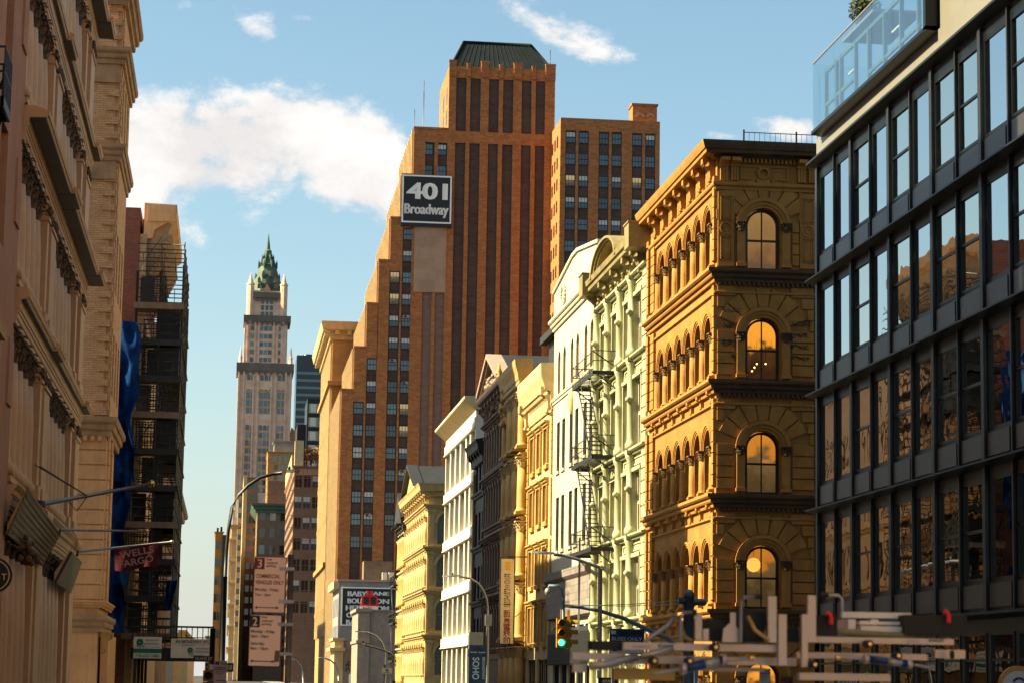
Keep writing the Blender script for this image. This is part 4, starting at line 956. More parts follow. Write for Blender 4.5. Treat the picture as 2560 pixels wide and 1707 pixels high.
# ------------------------------------------------------------------ orange sandstone building beyond the tower
def gridwin(f, x0, dx, nx, z0, dz, nz, w, h, mats, rise=0.0, y=0.0, skip=None):
    for i in range(nx):
        for j in range(nz):
            if skip and skip(i, j): continue
            f.inst(pane_only(w, h, rd.choice(mats), rise), (x0+i*dx, y, z0+j*dz))
def sidewin(f, name, x, ys, zs, w, h, mat):
    k = MB()
    for y in ys:
        for z in zs: k.box(x-.05, x-.01, y, y+w, z, z+h)
    f.add(name, k, mat)['kind'] = 'stuff'
YO = 477.0
bo = thing('orange_stone_building', 'orange sandstone building with a wide bracketed cornice just left of the stepped tower', 'building', (XR, YO, 0))
f = Fac(bo, (XR, YO, 0), 0)
f.add('wall', MB().box(0, 25, 0, 52, 0, 69.5), m_sandor)
f.add('cornice', MB().ext_x([(.2, 68.6), (-.6, 68.8), (-.7, 70.2), (-2.0, 70.6), (-2.4, 72.2), (.2, 72.4)], 0, 25, 1, 0), m_ochrel)
f.add('side_cornice', MB().ext_y([(.2, 68.6), (-.6, 68.8), (-.7, 70.2), (-2.0, 70.6), (-2.4, 72.2), (.2, 72.4)], 0, 53), m_ochrel)
k = MB()
for j in range(9): k.box(.3+j*2.4, 1.2+j*2.4, -1.7, -.6, 69.6, 70.6)
for j in range(21): k.box(-1.7, -.6, .5+j*2.5, 1.5+j*2.5, 69.6, 70.6)
f.add('modillion_row', k, m_ochrel)
for z in (59.6, 50.5, 41.5, 32.5, 23.5, 14.5):
    p = .9 if z in (59.6, 23.5) else .4
    f.add('belt_course', MB().box(-p, 25, -p, 0, z, z+.9).box(-p, 0, .01, 52, z, z+.9), m_sandor)
gridwin(f, 6.5, 5.5, 3, 62, 1, 1, 3, 4.8, [g_dark], 1.4); gridwin(f, 6.5, 5.5, 3, 17, 9, 5, 2.4, 3.6, [g_dark, g_blind])
f.add('arch_trim', MB().ring(6.5, 65.4, 1.7, 2.3, -.4, -.002).ring(12, 65.4, 1.7, 2.3, -.4, -.002), m_ochrel)
k = MB()
for j in range(22): k.box(-.4, -.002, .5+j*2.3, 1.3+j*2.3, 10, 68)
f.add('east_pilaster_rows', k, m_ochrel)
sidewin(f, 'east_windows', 0, [1.4+j*2.3 for j in range(21)], [12+4.5*j for j in range(12)], 1.2, 2.6, m_ochre)

# ------------------------------------------------------------------ far gothic skyscraper
YW = 1270.0
bw_ = thing('gothic_skyscraper', 'pale gothic skyscraper with a green pyramid crown and spire at the end of the street', 'skyscraper', (1.5, YW, 0))
f = Fac(bw_, (1.5, YW, 0), 0)
f.add('wall', MB().box(0, 28.4, 0, 30, 0, 166), m_wool)
f.add('tower_wall', MB().box(2.6, 25.4, 2.0, 27, 166, 191.5), m_wool)
f.add('upper_wall', MB().ext_z([(5.6, 2.6), (22.4, 2.6), (24.8, 5), (24.8, 24), (3.4, 24), (3.4, 5)], 191.5, 205.5), m_wool)
def belt(z, h, x0, x1, y0, y1, p):
    k = MB().box(x0-p, x1+p, y0-p, y1+p, z, z+h); n_ = 9
    for j in range(n_): xx = x0+(x1-x0)*(j+.5)/n_; k.ext_y([(xx-1.2, z), (xx+1.2, z), (xx, z-2.2)], y0-p*.8, y0)
    f.add('dark_belt', k, m_woold)
belt(162, 4.4, 0, 28.4, 0, 30, 1.0); belt(188.6, 3.4, 3, 26, 2, 27, 1.0); belt(201.6, 3.0, 7.5, 20.5, 2.6, 24, .6)
colx = [ony(p, 1100, YW)[0]-1.5 for p in (617, 628, 650, 661, 672, 694, 705)]
wmat = [g_blue, g_dark, g_blue2, g_dark]
rows = [97.5+4.15*j for j in range(9)]
for x in colx:
    for z in rows: f.inst(pane_only(2.0, 2.7, rd.choice(wmat), .6 if z > 128 else 0), (x, -.02, z))
    f.inst(pane_only(1.9, 3.0, g_dark, .8), (x, -.02, 157.2)); f.inst(pane_only(2.0, 13.0, g_blue, .8), (x, -.02, 139.5))
k = MB()
for x in colx:
    for z in (139.5, 143.6, 147.8): k.box(x-1.1, x+1.1, -.14, -.1, z+2.9, z+3.9)
    for z in rows[:-1]: k.box(x-1.0, x+1.0, -.1, -.002, z+2.8, z+4.0)
f.add('spandrel', k, m_woolt)
k = MB()
for x in (.6, 3.0, 8.2, 10.5, 17.6, 19.9, 25.2, 27.6): k.box(x-.45, x+.45, -.55, -.002, 60, 162)
for x in (4.6, 8.4, 10.3, 18.2, 20.1, 24.4): k.box(x-.4, x+.4, 1.4, 1.998, 166.5, 188.5)
f.add('pier', k, m_wool)
ux = [ony(p, 860, YW)[0]-1.5 for p in (630, 653, 664, 675, 697)]
for x in ux:
    for j in range(5): f.inst(pane_only(1.9, 2.4, rd.choice(wmat), 0), (x, 1.97, 167.2+4.15*j))
for x in ux[1:4]:
    for j in range(3): f.inst(pane_only(1.6, 2.6, g_dark, .6 if j == 2 else 0), (x+.2, 2.57, 191.6+3.4*j))
def pinnacle(x, y, z0, z1, r): f.add('corner_turret', MB().lathe(x, y, [(r, z0), (r, z1-4), (r*1.12, z1-4), (r*1.12, z1-3.2), (r*.8, z1-3.2), (.05, z1+2.5)], 8, smooth=False), m_wool)
for x, y in ((5.2, 3.0), (22.9, 3.0), (5.2, 25), (22.9, 25)): pinnacle(x, y, 188, 212.5, 1.95)
for x in (1.0, 27.6): pinnacle(x, 1, 150, 173, .9); pinnacle(x, 29, 150, 173, .9)
pyr = MB(); cx, cy = 14.0, 14.0
prof = [(10.0, 205), (8.8, 209), (6.9, 214), (4.9, 220), (4.6, 220.2), (5.2, 221.2), (3.7, 221.6), (3.2, 224.4), (2.3, 224.8), (2.1, 229), (1.2, 229.8), (1.0, 232), (.12, 238.5)]
pyr.lathe(cx, cy, prof, 8, math.pi/8, 2*math.pi+math.pi/8, smooth=False)
rr = random.Random(3)
for q in range(8):
    a = math.pi/8+q*math.pi/4
    for r, z in prof[1:9]: pyr.lathe(cx+r*math.cos(a), cy+r*math.sin(a), [(.5, z-1.5), (.5, z+.8), (.04, z+2.6)], 5, smooth=False)
f.add('green_crown', pyr, m_copper)
k = MB()
for zz, n_, y in ((208, 3, 3.6), (211.3, 3, 4.8), (215, 2, 6.6)):
    for j in range(n_): x = cx+(j-(n_-1)/2)*4.4; k.ext_y([(x-.8, zz-1), (x+.8, zz-1), (x+.8, zz+.8), (x, zz+2.2), (x-.8, zz+.8)], y-.6, y+1.5)
f.add('crown_dormer', k, m_woold)
f.add('gable', MB().ext_y([(12.4, 204), (15.6, 204), (15.6, 206.5), (14.0, 209), (12.4, 206.5)], 2.2, 4), m_woolt)
f.add('low_green_roof', MB().ext_y([(1, 88), (9, 88), (9, 92), (5, 98), (1, 92)], -6, -.2), m_copper)
f.add('low_wing', MB().box(-.5, 11, -7, -.3, 0, 88), m_wool)
f.add('east_wing', MB().box(28.45, 33.5, 2, 25, 0, 128).ext_y([(28.45, 128), (33.5, 128), (29, 133)], 2, 20).box(33.52, 37.5, 4, 25, 0, 118), m_sandor)
for z in (122, 115, 108, 101): f.inst(pane_only(1.6, 2.4, g_blue), (30.6, 1.96, z)); f.inst(pane_only(1.4, 2.2, g_blue), (35.3, 3.96, z-8))

# ------------------------------------------------------------------ other far buildings round the end of the street
def farb(name, label, px0, px1, ytop, Y, depth, mat, east=None, wins=None, cornice=None, roofmat=None):
    x0 = ony(px0, 1600, Y)[0]; x1 = ony(px1, 1600, Y)[0]; h = ony((px0+px1)/2, ytop, Y)[1]
    t = thing(name, label, 'building', (x0, Y, 0)); f = Fac(t, (x0, Y, 0), 0); w_ = x1-x0
    f.add('wall', MB().box(0, w_, 0, depth, 0, h), mat)
    if cornice: f.add('cornice', MB().ext_x(cornice_prof(h-cornice*1.5, h, cornice, 3), 0, w_, 1, 1).ext_y([(0, h-cornice*1.5), (0, h), (-cornice, h), (-cornice*.5, h-cornice*.8)], 0, depth), roofmat or mat)
    if wins:
        nx, dz, ww, wh, mats = wins; nz = max(1, int((h-h*.25)/dz)); nz = min(nz, 100//nx)
        for i in range(nx):
            for j in range(nz): f.inst(pane_only(ww, wh, rd.choice(mats)), (w_*(i+.5)/nx, -.02, h-(j+1)*dz))
    if east:
        k = MB(); z = 6
        while z < h-3:
            for j in range(int(depth/4)): k.box(-.06, -.01, 1+j*4, 2.8+j*4, z, z+2.3)
            z += 4.2
        f.add('side_windows', k, east)['kind'] = 'stuff'
    return t, f, w_, h
t, f, w_, h = farb('dark_office_tower', 'dark blue glass office slab rising beside the gothic skyscraper', 722, 830, 888, 1500, 40, m_navy)
k = MB()
for j in range(36): k.box(.3, w_, -.1, -.01, h-12-j*4.6, h-10.4-j*4.6)
f.add('window_band', k, glass('dark_blue_band', (.03, .09, .12), 1, .1))
f.add('roof_plant', MB().lathe(7, 8, [(3, h), (3, h+1.5)], 10).lathe(14, 8, [(3, h), (3, h+1.5)], 10).lathe(21, 8, [(3, h), (3, h+1.3)], 10), m_navy)
t, f, w_, h = farb('dark_modern_block', 'small black modern block with tall cream framed windows beside the orange sandstone cornice', 752, 800, 995, 900, 30, m_darkm)
for j in range(6): f.add('window_frame', MB().box(.6, w_-.3, -.3, -.01, h-5.6-j*5.2, h-2-j*5.2), m_alu); f.inst(pane_only(2.1, 3.2, g_blindl), (2.3, -.32, h-5.3-j*5.2)); f.inst(pane_only(1.9, 3.2, g_blue), (5.0, -.32, h-5.3-j*5.2))
t, f, w_, h = farb('black_slab_house', 'plain black sided house end with a sloping roof edge below the dark office tower', 728, 762, 1060, 910, 25, m_slate)
t, f, w_, h = farb('netted_brick_building', 'rust brown brick building wrapped in sheer scaffold netting with a sunlit side', 724, 812, 1165, 833, 120, m_rust, m_stripe, (4, 7.2, 2.2, 3.8, [g_dark, g_dark, g_blind]), .8)
k = MB()
for j in range(14): k.box(-1.2, w_, -1.25, -1.2, h-j*4.3, h-j*4.3+.18)
for j in range(9): k.box(j*1.5, j*1.5+.12, -1.25, -1.13, 4, h)
f.add('scaffold_pole_grid', k, m_rust)
f.add('pink_band', MB().box(1.5, w_, -.35, -.002, h-3, h-.6), m_terra)
f.add('roof_parapet', MB().box(0, 3, .2, 6, h, h+9).box(-.8, 1, 10, 100, h, h+5), m_ochrel)
TX, TY, TZ = XR-19.2+ony(778, 1160, 836)[0], 838, h
t = thing('roof_tree', 'rust coloured autumn tree growing on the roof of the netted brick building', 'tree', (TX, TY, TZ))
put('trunk', MB().tube([(0, 0, 0), (.1, 0, 2.0), (.3, .2, 4.0)], [.3, .22, .1], 6).tube([(.1, 0, 1.8), (-1.8, .3, 4.4)], [.16, .05], 5).tube([(.1, 0, 2.2), (2.0, .2, 4.8)], [.16, .05], 5).mesh('trunk', m_bark), t)
def crown(n, c, r, size, mat, seed, sq=(1, 1, 1)):
    rd2 = random.Random(seed); k = MB()
    for _ in range(n):
        d = Vector((rd2.gauss(0, 1), rd2.gauss(0, 1), rd2.gauss(0, 1))).normalized()*r*(rd2.random()**.45)
        p = Vector(c)+Vector((d.x*sq[0], d.y*sq[1], d.z*sq[2])); a = Vector((rd2.gauss(0, 1), rd2.gauss(0, 1), rd2.gauss(0, 1))).normalized(); b_ = a.orthogonal().normalized(); s_ = size*rd2.uniform(.6, 1.3)
        k.quad(p-a*s_, p+b_*s_*.5, p+a*s_, p-b_*s_*.5)
    return k.mesh('crown', mat)
put('crown', crown(700, (0, 0, 4.2), 4.2, .45, m_leafr, 4, (1.1, 1, .75)), t)
t, f, w_, h = farb('green_cornice_building', 'dark narrow brick building with a deep green cornice, left of the netted building', 634, 712, 1258, 1000, 60, m_brown, m_ochre, (3, 7, 2.4, 3.8, [g_blue2, g_dark]), 2.6, m_copper)
f.add('roof_hut', MB().box(4, 12, 6, 14, h, h+10), m_rust)
t, f, w_, h = farb('beige_office_block', 'beige office block with a flat glass penthouse in front of the gothic skyscraper', 656, 728, 1128, 1180, 40, m_sandor, m_ochre, None, .5)
gridwin(f, 3.6, 2.6, 4, h-5, 4.5, 1, 1.5, 2.8, [g_blue2]); gridwin(f, 4, 3, 3, h-14, 5, 2, 1.8, 2.6, [g_blue2, g_dark])
f.add('penthouse', MB().box(3, w_+1, 4, 20, h, h+5).box(2.4, w_+1.4, 3.4, 20.5, h+5, h+5.8), m_grey)
f.add('corner_tower', MB().box(5, w_, -14, -.5, 0, h-20), m_beige)
t, f, w_, h = farb('sunlit_strip_building', 'tall thin cream building edge catching the sun above the parking sign', 606, 634, 1192, 1060, 130, m_rust, None, (2, 5, 1.6, 2.6, [g_dark]), .4)
f.add('sunlit_side_strip', MB().box(-1.6, -.01, .3, 60, 0, h+1), m_ochrel)  # sunlit flank put into the colour as a paler strip
t, f, w_, h = farb('grey_stone_block', 'grey stone block with a sunlit cornice edge at the foot of the gothic skyscraper', 585, 606, 1240, 1120, 150, m_grey, m_ochre, (2, 5, 1.4, 2.4, [g_dark]), 1.0)
t, f, w_, h = farb('banded_cream_building', 'slim cream building with banded ledges behind the curved lamp post', 571, 584, 1310, 900, 200, m_ochrel, m_ochre, None, 1.2)
for j in range(8): f.add('belt_course', MB().box(-.8, w_, -.5, -.002, h-8*j-6, h-8*j-5.2).box(-.8, -.002, 0, 190, h-8*j-6, h-8*j-5.2), m_ochrel)
t, f, w_, h = farb('tan_end_building', 'tan building with a jagged roofline beyond the street signs on the left side', 530, 549, 1328, 470, 40, m_sandp, None, (2, 3.4, .55, 1.6, [g_dark]), .25)
f.add('roof_plant', MB().box(.2, .6, .5, 3, h, h+.8).box(.9, 1.3, 2, 4, h, h+1.1), m_slate); f.add('shaded_side_slab', MB().box(w_+.02, w_+.7, -.5, 40, 0, h-.6), m_slate)  # shaded street side put in as a dark slab
t, f, w_, h = farb('low_sunlit_houses', 'low sunlit house fronts at the far end of the street', 514, 530, 1588, 600, 40, m_ochrel, None, None, .3)

# ------------------------------------------------------------------ low houses in front of the tower
YB = 400.0
x0, x1 = ony(845, 1560, YB)[0], ony(995, 1560, YB)[0]; h = ony(900, 1453, YB)[1]
t = thing('white_wall_house', 'low house with a pale blank side wall carrying a black painted advertisement', 'building', (x0, YB, 0)); f = Fac(t, (x0, YB, 0), 0)
f.add('wall', MB().box(0, x1-x0+6, 0, 22, 0, h), m_grey); f.add('coping', MB().box(-.3, x1-x0+6, -.25, .6, h, h+.35), m_beige)
f.add('east_cornice', MB().box(-.9, -.002, 0, 22, h-1.2, h), m_ochrel); sidewin(f, 'east_windows', 0, [2, 7, 12, 17], [3, 7.5, 12], 2, 3, g_dark)
f.add('roof_bulkhead', MB().box(4.2, 9, 3, 8, h, h+3.6).box(4.6, 8.6, 2.9, 3, h+.3, h+3.0), m_brown); f.add('roof_vent', MB().box(7.2, 8.0, 1, 2, h+.3, h+1.7).box(8.3, 9.1, 1, 2, h+.3, h+1.7), m_white2)
x0, z1 = ony(857, 1469, YB); x1, z0 = ony(985, 1562, YB)
s5 = thing('wall_advertisement', 'black painted wall advertisement with white stencil capitals on the pale side wall', 'sign', ((x0+x1)/2, YB-.05, z0)); w_, h_ = x1-x0, z1-z0
put('board', MB().box(-w_/2, w_/2, -.1, .02, 0, h_).mesh('board', m_signk), s5)
put('border', MB().box(-w_/2-.2, w_/2+.2, -.08, .02, h_, h_+.2).box(-w_/2-.2, w_/2+.2, -.08, .02, -.2, 0).box(-w_/2-.2, -w_/2, -.08, .02, 0, h_).mesh('border', m_whitel), s5)
for i, (a, b_) in enumerate((('BABY', 'JANE'), ('BOUR', 'BON'), ('HEIRL', 'OOM'))):
    zc = h_-.9-i*1.17
    for tx, cx in ((a, -w_*.22), (b_, w_*.21)):
        me = text_fit(tx, w_*(.36 if len(tx) < 5 else .42), .82, m_whitel, .02)
        for o_ in (0, .05, -.05): put('lettering', me, s5, (cx+o_, -.13-abs(o_)*.1, zc))
for i, tx in enumerate(('CO', 'BA')):
    me = text_fit(tx, w_*.17, .82, m_whitel, .02)
    for o_ in (0, .05, -.05): put('lettering', me, s5, (-w_*.33+o_, -.13-abs(o_)*.1, h_-.9-(i+3)*1.17))
YP = 350.0
x0, x1 = ony(893, 1620, YP)[0], ony(1000, 1620, YP)[0]; h = ony(940, 1527, YP)[1]
t = thing('pink_stucco_house', 'low pink stucco house with a sunlit edge in front of the painted advertisement', 'building', (x0, YP, 0)); f = Fac(t, (x0, YP, 0), 0)
f.add('wall', MB().box(.8, x1-x0+8, 0, 18, 0, h), m_pinkst); f.add('corner_pier', MB().box(0, 1.7, -.3, 16, 0, h-.1).box(-.35, 2.0, -.6, 16, h-.1, h+.35).box(-.2, 1.8, -.5, 16, h-4.6, h-4.2), m_pinkst)
f.add('coping', MB().box(2.02, x1-x0+8, -.15, .4, h, h+.25), m_pinkst); f.add('string_course', MB().box(1.72, x1-x0+8, -.12, -.002, h-4.6, h-4.3), m_pinkst)
xr, zr = ony(924, 1505, YP+2)
t = thing('red_roof_sculpture', 'small bright red house shaped sign structure on the roof of the pink house', 'sign', (xr, YP+2, h+.2))
put('frame', MB().ext_y([(-1.3, .6), (1.3, .6), (1.1, 2.0), (.4, 2.3), (.4, 2.8), (-.4, 2.8), (-.4, 2.3), (-1.1, 2.0)], 0, .6).mesh('frame', m_red_), t)
put('panel', MB().box(-.9, -.1, -.05, 0, .8, 1.9).box(.15, .9, -.05, 0, .8, 1.9).mesh('panel', m_slate), t); put('board', MB().box(-1.3, 1.2, -.1, .1, 0, .55).mesh('board', m_signw), t); put('lettering', text_fit('BABY', 1.3, .34, m_signk), t, (-.3, -.13, .28))
YS = 375.0
x0, x1 = ony(838, 1650, YS)[0], ony(897, 1650, YS)[0]; h = ony(860, 1600, YS)[1]
t = thing('small_corner_house', 'small low house with graffiti on its side wall beneath the painted advertisement', 'building', (x0, YS, 0)); f = Fac(t, (x0, YS, 0), 0)
f.add('wall', MB().box(1.0, x1-x0+1, 0, 14, 0, h), m_pinkst); f.add('corner_pier', MB().box(-.2, 1.2, -.25, 13, 0, h).box(-.9, 1.5, -.8, 13, h-1.6, h-1.1).box(-.5, 1.4, -.5, 13, h, h+.4), m_ochrel)
k = MB(); rd2 = random.Random(5)
for j in range(9): a = rd2.uniform(0, 6); k.ring(1.9+(j % 3)*.6, h-3.4-(j//3)*.55, .16, .3, -.05, -.002, a, a+4.2, 10)
f.add('graffiti_scrawl', k, m_signk)
xs_, zs_ = ony(888, 1695, 372)
t = thing('blue_parking_sign', 'blue and white parking sign with a big white P at the bottom of the photo', 'sign', (xs_, 372, zs_-1.6)); put('board', MB().box(-.95, .95, -.06, .06, 0, 2.3).mesh('board', m_whitel), t); put('panel', MB().box(-.75, .95, -.1, -.06, 0, 2.0).mesh('panel', M('bright_sign_blue', (.02, .22, .5), .05, 1, .5, 0, 0)), t); put('lettering', text_fit('P', .8, 1.3, m_whitel), t, (.15, -.12, 1.0)); put('post', MB().box(-.06, .06, -.03, .03, -(zs_-1.6), 0).mesh('post', m_steel), t)
# ------------------------------------------------------------------ left side: near terracotta stucco house
b = thing('terracotta_house', 'terracotta stucco house front at the far left edge beside the cream columned facade', 'building', (XL, 6, 0)); f = Fac(b, (XL, 6, 0), 90); W_ = 50.9
holes = [(1.8+j*4.4, 3.4+j*4.4, z, z+2.6) for z in (7, 11.2, 15.4, 19.6, 23.8, 28) for j in (5, 6, 7, 8, 9, 10)]
f.add('wall', MB().wall(0, W_, 0, 34, holes, .3).box(0, W_, .32, 16, 0, 33.9), m_terra)
wd = window(1.6, 2.6, m_slate, g_dark, bars=(0, 2), fw=.1)
for h_ in holes: f.inst(wd, ((h_[0]+h_[1])/2, .28, h_[2]))
for z in (10, 14.2, 18.4, 22.6): f.add('recessed_panel', MB().box(W_-1.4, W_-.35, -.05, -.002, z-2, z-.5), m_terra); f.add('cornice', MB().ext_x(cornice_prof(33, 34.4, .8, 3), 0, W_), m_terra)
fire_escape(f, 41.0, onx(26, 283, XL+.5)[0]-6, [onx(26, 283, XL+.5)[1]], y=-.5, lower=False, stair=False)
b = thing('pale_brick_house', 'pale brick house end sticking out low at the far left edge', 'building', (XL+.25, 38, 0)); f = Fac(b, (XL+.25, 38, 0), 90)
f.add('wall', MB().box(0, 13.6, .02, .2, 0, 8.9), m_tan); f.add('coping', MB().ext_y([(0, 8.9), (13.7, 8.9), (13.7, 9.1), (0, 9.6)], -.06, .22), m_ochre)
xs_, zs_ = ony(-14, 1437, 50)
t = thing('round_sign', 'round black hanging sign with a thin gold ring at the left edge', 'sign', (xs_, 50, zs_))
k = MB().ring(0, 0, .001, .36, -.03, .03, 0, 2*math.pi, 32); put('disc', k.mesh('disc', m_signk), t); put('gold_ring', MB().ring(0, 0, .29, .31, -.04, .04, 0, 2*math.pi, 32).mesh('gold_ring', m_brass), t)
put('lettering', text_fit('T', .1, .13, m_brass), t, (.2, -.05, -.03)); put('bracket', MB().tube([(0, 0, .36), (0, 0, .55), (-.8, 0, .55)], .02, 6).mesh('bracket', m_black), t)

# ------------------------------------------------------------------ cream cast iron columned building
Y0 = 57.0; WL_ = 25.2
b = thing('cream_columned_building', 'cream cast iron facade with rows of tall columns, leafy capitals and dark undersides of cornices', 'building', (XL, Y0, 0)); f = Fac(b, (XL, Y0, 0), 90)
lev = [1.2, 6.1, 10.75, 15.15, 19.5, 23.85, 28.3, 32.3]
big = {15.15, 23.85, 32.3, 6.1}
cxs = [.15, 1.75, 3.3, 4.9, 6.5, 12.6, 14.2, 15.8, 17.4, 19.0]
piers = [(7.9, 8.5), (9.4, 11.2), (20.6, 21.3), (23.2, 25.15)]
holes = []
bays = list(zip(cxs[:5], cxs[1:5]+[7.9]))+[(11.2, 12.6)]+list(zip(cxs[5:], cxs[6:]+[20.6]))
for z0, z1 in zip([0.2]+lev[1:], lev[1:]+[35.0]):
    if z1 > 34: continue
    for a, b_ in bays: holes.append((a+.28, b_-.28, z0+.6, z1-1.3, .4))
f.add('wall', MB().wall(0, WL_, 0, 35.2, holes, .35), m_cream).location.x -= .85   # window wall stands behind the columns
f.add('core', MB().box(0.02, WL_-.02, 1.23, 18, 0, 35.1), m_cream)
f.add('roof_bulkhead', MB().box(12, 24.8, 1.5, 12, 35.12, 39.5), m_cream)  # unseen roof box, its height set to shade the glass front opposite
wm = {}
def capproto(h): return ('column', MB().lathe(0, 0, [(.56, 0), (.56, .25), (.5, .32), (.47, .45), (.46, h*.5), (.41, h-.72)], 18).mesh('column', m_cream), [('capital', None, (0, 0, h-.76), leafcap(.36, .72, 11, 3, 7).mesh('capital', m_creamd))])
for z0, z1 in zip([.2]+lev[1:], lev[1:]):
    h = z1-.72-(z0+.38); cp_ = capproto(h)
    for a, b_ in bays:
        wdt = round(b_-a-.56, 3); f.inst(window(wdt, round(z1-1.3-z0-.6, 3), m_cream, g_blue2, .4, bars=(0, 2), fw=.07, fd=.08), ((a+b_)/2, 1.18, z0+.6))
    for x in cxs: place_col(f, cp_, (x, .46, z0+.38))
    f.add('pedestal_band', MB().box(0, WL_, -.06, .84, z0+.23, z0+.37), m_cream)
    for a, b_ in piers:
        f.add('pier', MB().box(a, b_, -.03, .85, z0+.38, z1-.72).box(a-.05, b_+.05, -.09, .85, z0+.38, z0+.75), m_cream)
        o = f.add('pier_capital', MB().box(a-.04, b_+.04, -.08, .84, z1-1.15, z1-1.05), m_cream); rd2 = random.Random(int(a*10)); k = MB()
        for j in range(40): k.ball((rd2.uniform(a, b_), -.04+rd2.uniform(-.04, .04), z1-.72-rd2.uniform(.05, .3)), rd2.uniform(.05, .09), 6)
        sub(o, 'leaf_ornament', k, m_creamd)
    f.add('architrave', MB().ext_x([(.84, z1-.71), (-.02, z1-.71), (-.02, z1-.6), (-.05, z1-.58), (-.05, z1-.46), (-.08, z1-.44), (-.08, z1-.36), (.84, z1-.36)], 0, WL_), m_cream)
    p = .58 if z1 in big else .3
    if z1 == 6.1: p = .12
    for a, b_, q in ((.0, 9.2, p), (9.2, 11.4, p+.12), (11.4, 23.0, p), (23.0, 25.19, p+.12)):
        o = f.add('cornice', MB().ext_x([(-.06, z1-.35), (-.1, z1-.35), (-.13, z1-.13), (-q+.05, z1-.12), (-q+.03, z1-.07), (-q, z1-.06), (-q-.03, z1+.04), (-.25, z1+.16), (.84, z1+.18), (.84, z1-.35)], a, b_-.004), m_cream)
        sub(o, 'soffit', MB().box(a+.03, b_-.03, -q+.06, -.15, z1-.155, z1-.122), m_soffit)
    if z1 not in big:
        k = MB(); rd2 = random.Random(int(z1))
        for j in range(34): k.ball((rd2.uniform(.3, 25), -.2, z1+.2+rd2.uniform(-.03, .06)), .06, 6)
        f.add('cornice_ornament', k, m_cream)
f.add('top_cornice', MB().ext_x(cornice_prof(34.6, 35.6, 1.1, 3), 0, WL_), m_cream)
# broken pediment canopy with a ribbed underside over the entrance
def slab(fac_root, name, pts, th, mat):
    P = [Vector(p)-fac_root.location for p in pts]; n_ = (P[1]-P[0]).cross(P[3]-P[0]).normalized()*th
    return put(name, MB().add(P+[p+n_ for p in P], [(0, 1, 2, 3), (7, 6, 5, 4), (0, 4, 5, 1), (1, 5, 6, 2), (2, 6, 7, 3), (3, 7, 4, 0)]).mesh(name, mat), fac_root)
ribg = M('gilded_rib', (.42, .25, .09), .2, 1, .5, .1, .1)
ribm = M('ribbed_bronze_soffit', (.11, .065, .03), .2, 1, .5, .1, .1)
ya, za = onx(18, 1330, XL+.1); yb, zb_ = onx(105, 1410, XL+.1); xa, za2 = ony(68, 1222, ya); xb, zb2 = ony(148, 1336, yb)
cn = thing('entrance_canopy', 'slanted ribbed canopy of the broken pediment over the cream building entrance', 'canopy', (XL, ya, za))
slab(cn, 'soffit', [(XL+.1, ya, za), (XL+.1, yb, zb_), (xb, yb, zb2), (xa, ya, za2)], .02, ribm)
for j in range(9):
    t = j/8; A = Vector((XL+.1, ya, za)).lerp(Vector((xa, ya, za2)), t)-cn.location; B_ = Vector((XL+.1, yb, zb_)).lerp(Vector((xb, yb, zb2)), t)-cn.location
    put('rib', MB().tube([A, B_], .045, 5).mesh('rib', ribg), cn)
slab(cn, 'end_board', [(XL+.1, ya-.03, za), (xa, ya-.03, za2), (xa+.05, ya-.03, za2+.12), (XL+.1, ya-.03, za+.2)], .05, m_ochre)
ya2, za_ = onx(135, 1452, XL+.1); yb2, zb3 = onx(172, 1480, XL+.1); xa_, zz1 = ony(176, 1376, ya2); xb_, zz2 = ony(200, 1402, yb2)
slab(cn, 'soffit', [(XL+.1, ya2, za_), (XL+.1, yb2, zb3), (xb_, yb2, zz2), (xa_, ya2, zz1)], .08, ribm)
slab(cn, 'end_board', [(XL+.1, ya2-.03, za_), (xa_, ya2-.03, zz1), (xa_+.06, ya2-.03, zz1+.12), (XL+.1, ya2-.03, za_+.25)], .06, m_cream)
k = MB(); rd2 = random.Random(9)
for j in range(26): k.ball((.1+rd2.uniform(0, .3), 3.0+rd2.uniform(0, 3.6), -.1+rd2.uniform(-.4, .3)), rd2.uniform(.06, .12), 6)
put('scroll_ornament', k.mesh('scroll_ornament', m_creamd), cn)

# unseen street front, added behind the camera to throw warm light back
m_front = M('limestone_buff_plaster', (.46, .28, .15))
b = thing('bounce_street_front', 'long pale street front added behind the camera to bounce sunlight back', 'building', (XR, 45, 0)); f = Fac(b, (XR, 45, 0), -90)
holes = [(2+j*5.2, 4.2+j*5.2, z, z+2.8) for z in (1, 5.4, 9.8, 14.2, 18.6) for j in range(18)]
f.add('wall', MB().wall(0, 98, 0, 23, holes, .3).box(0, 98, .31, 12, 0, 22.9), m_front); f.add('cornice', MB().ext_x(cornice_prof(22.4, 23.4, .8, 3), 0, 98), m_front)
wd = window(2.2, 2.8, m_whitep, g_dark, bars=(1, 2), fw=.1)
for h_ in holes: f.inst(wd, ((h_[0]+h_[1])/2, .28, h_[2]))
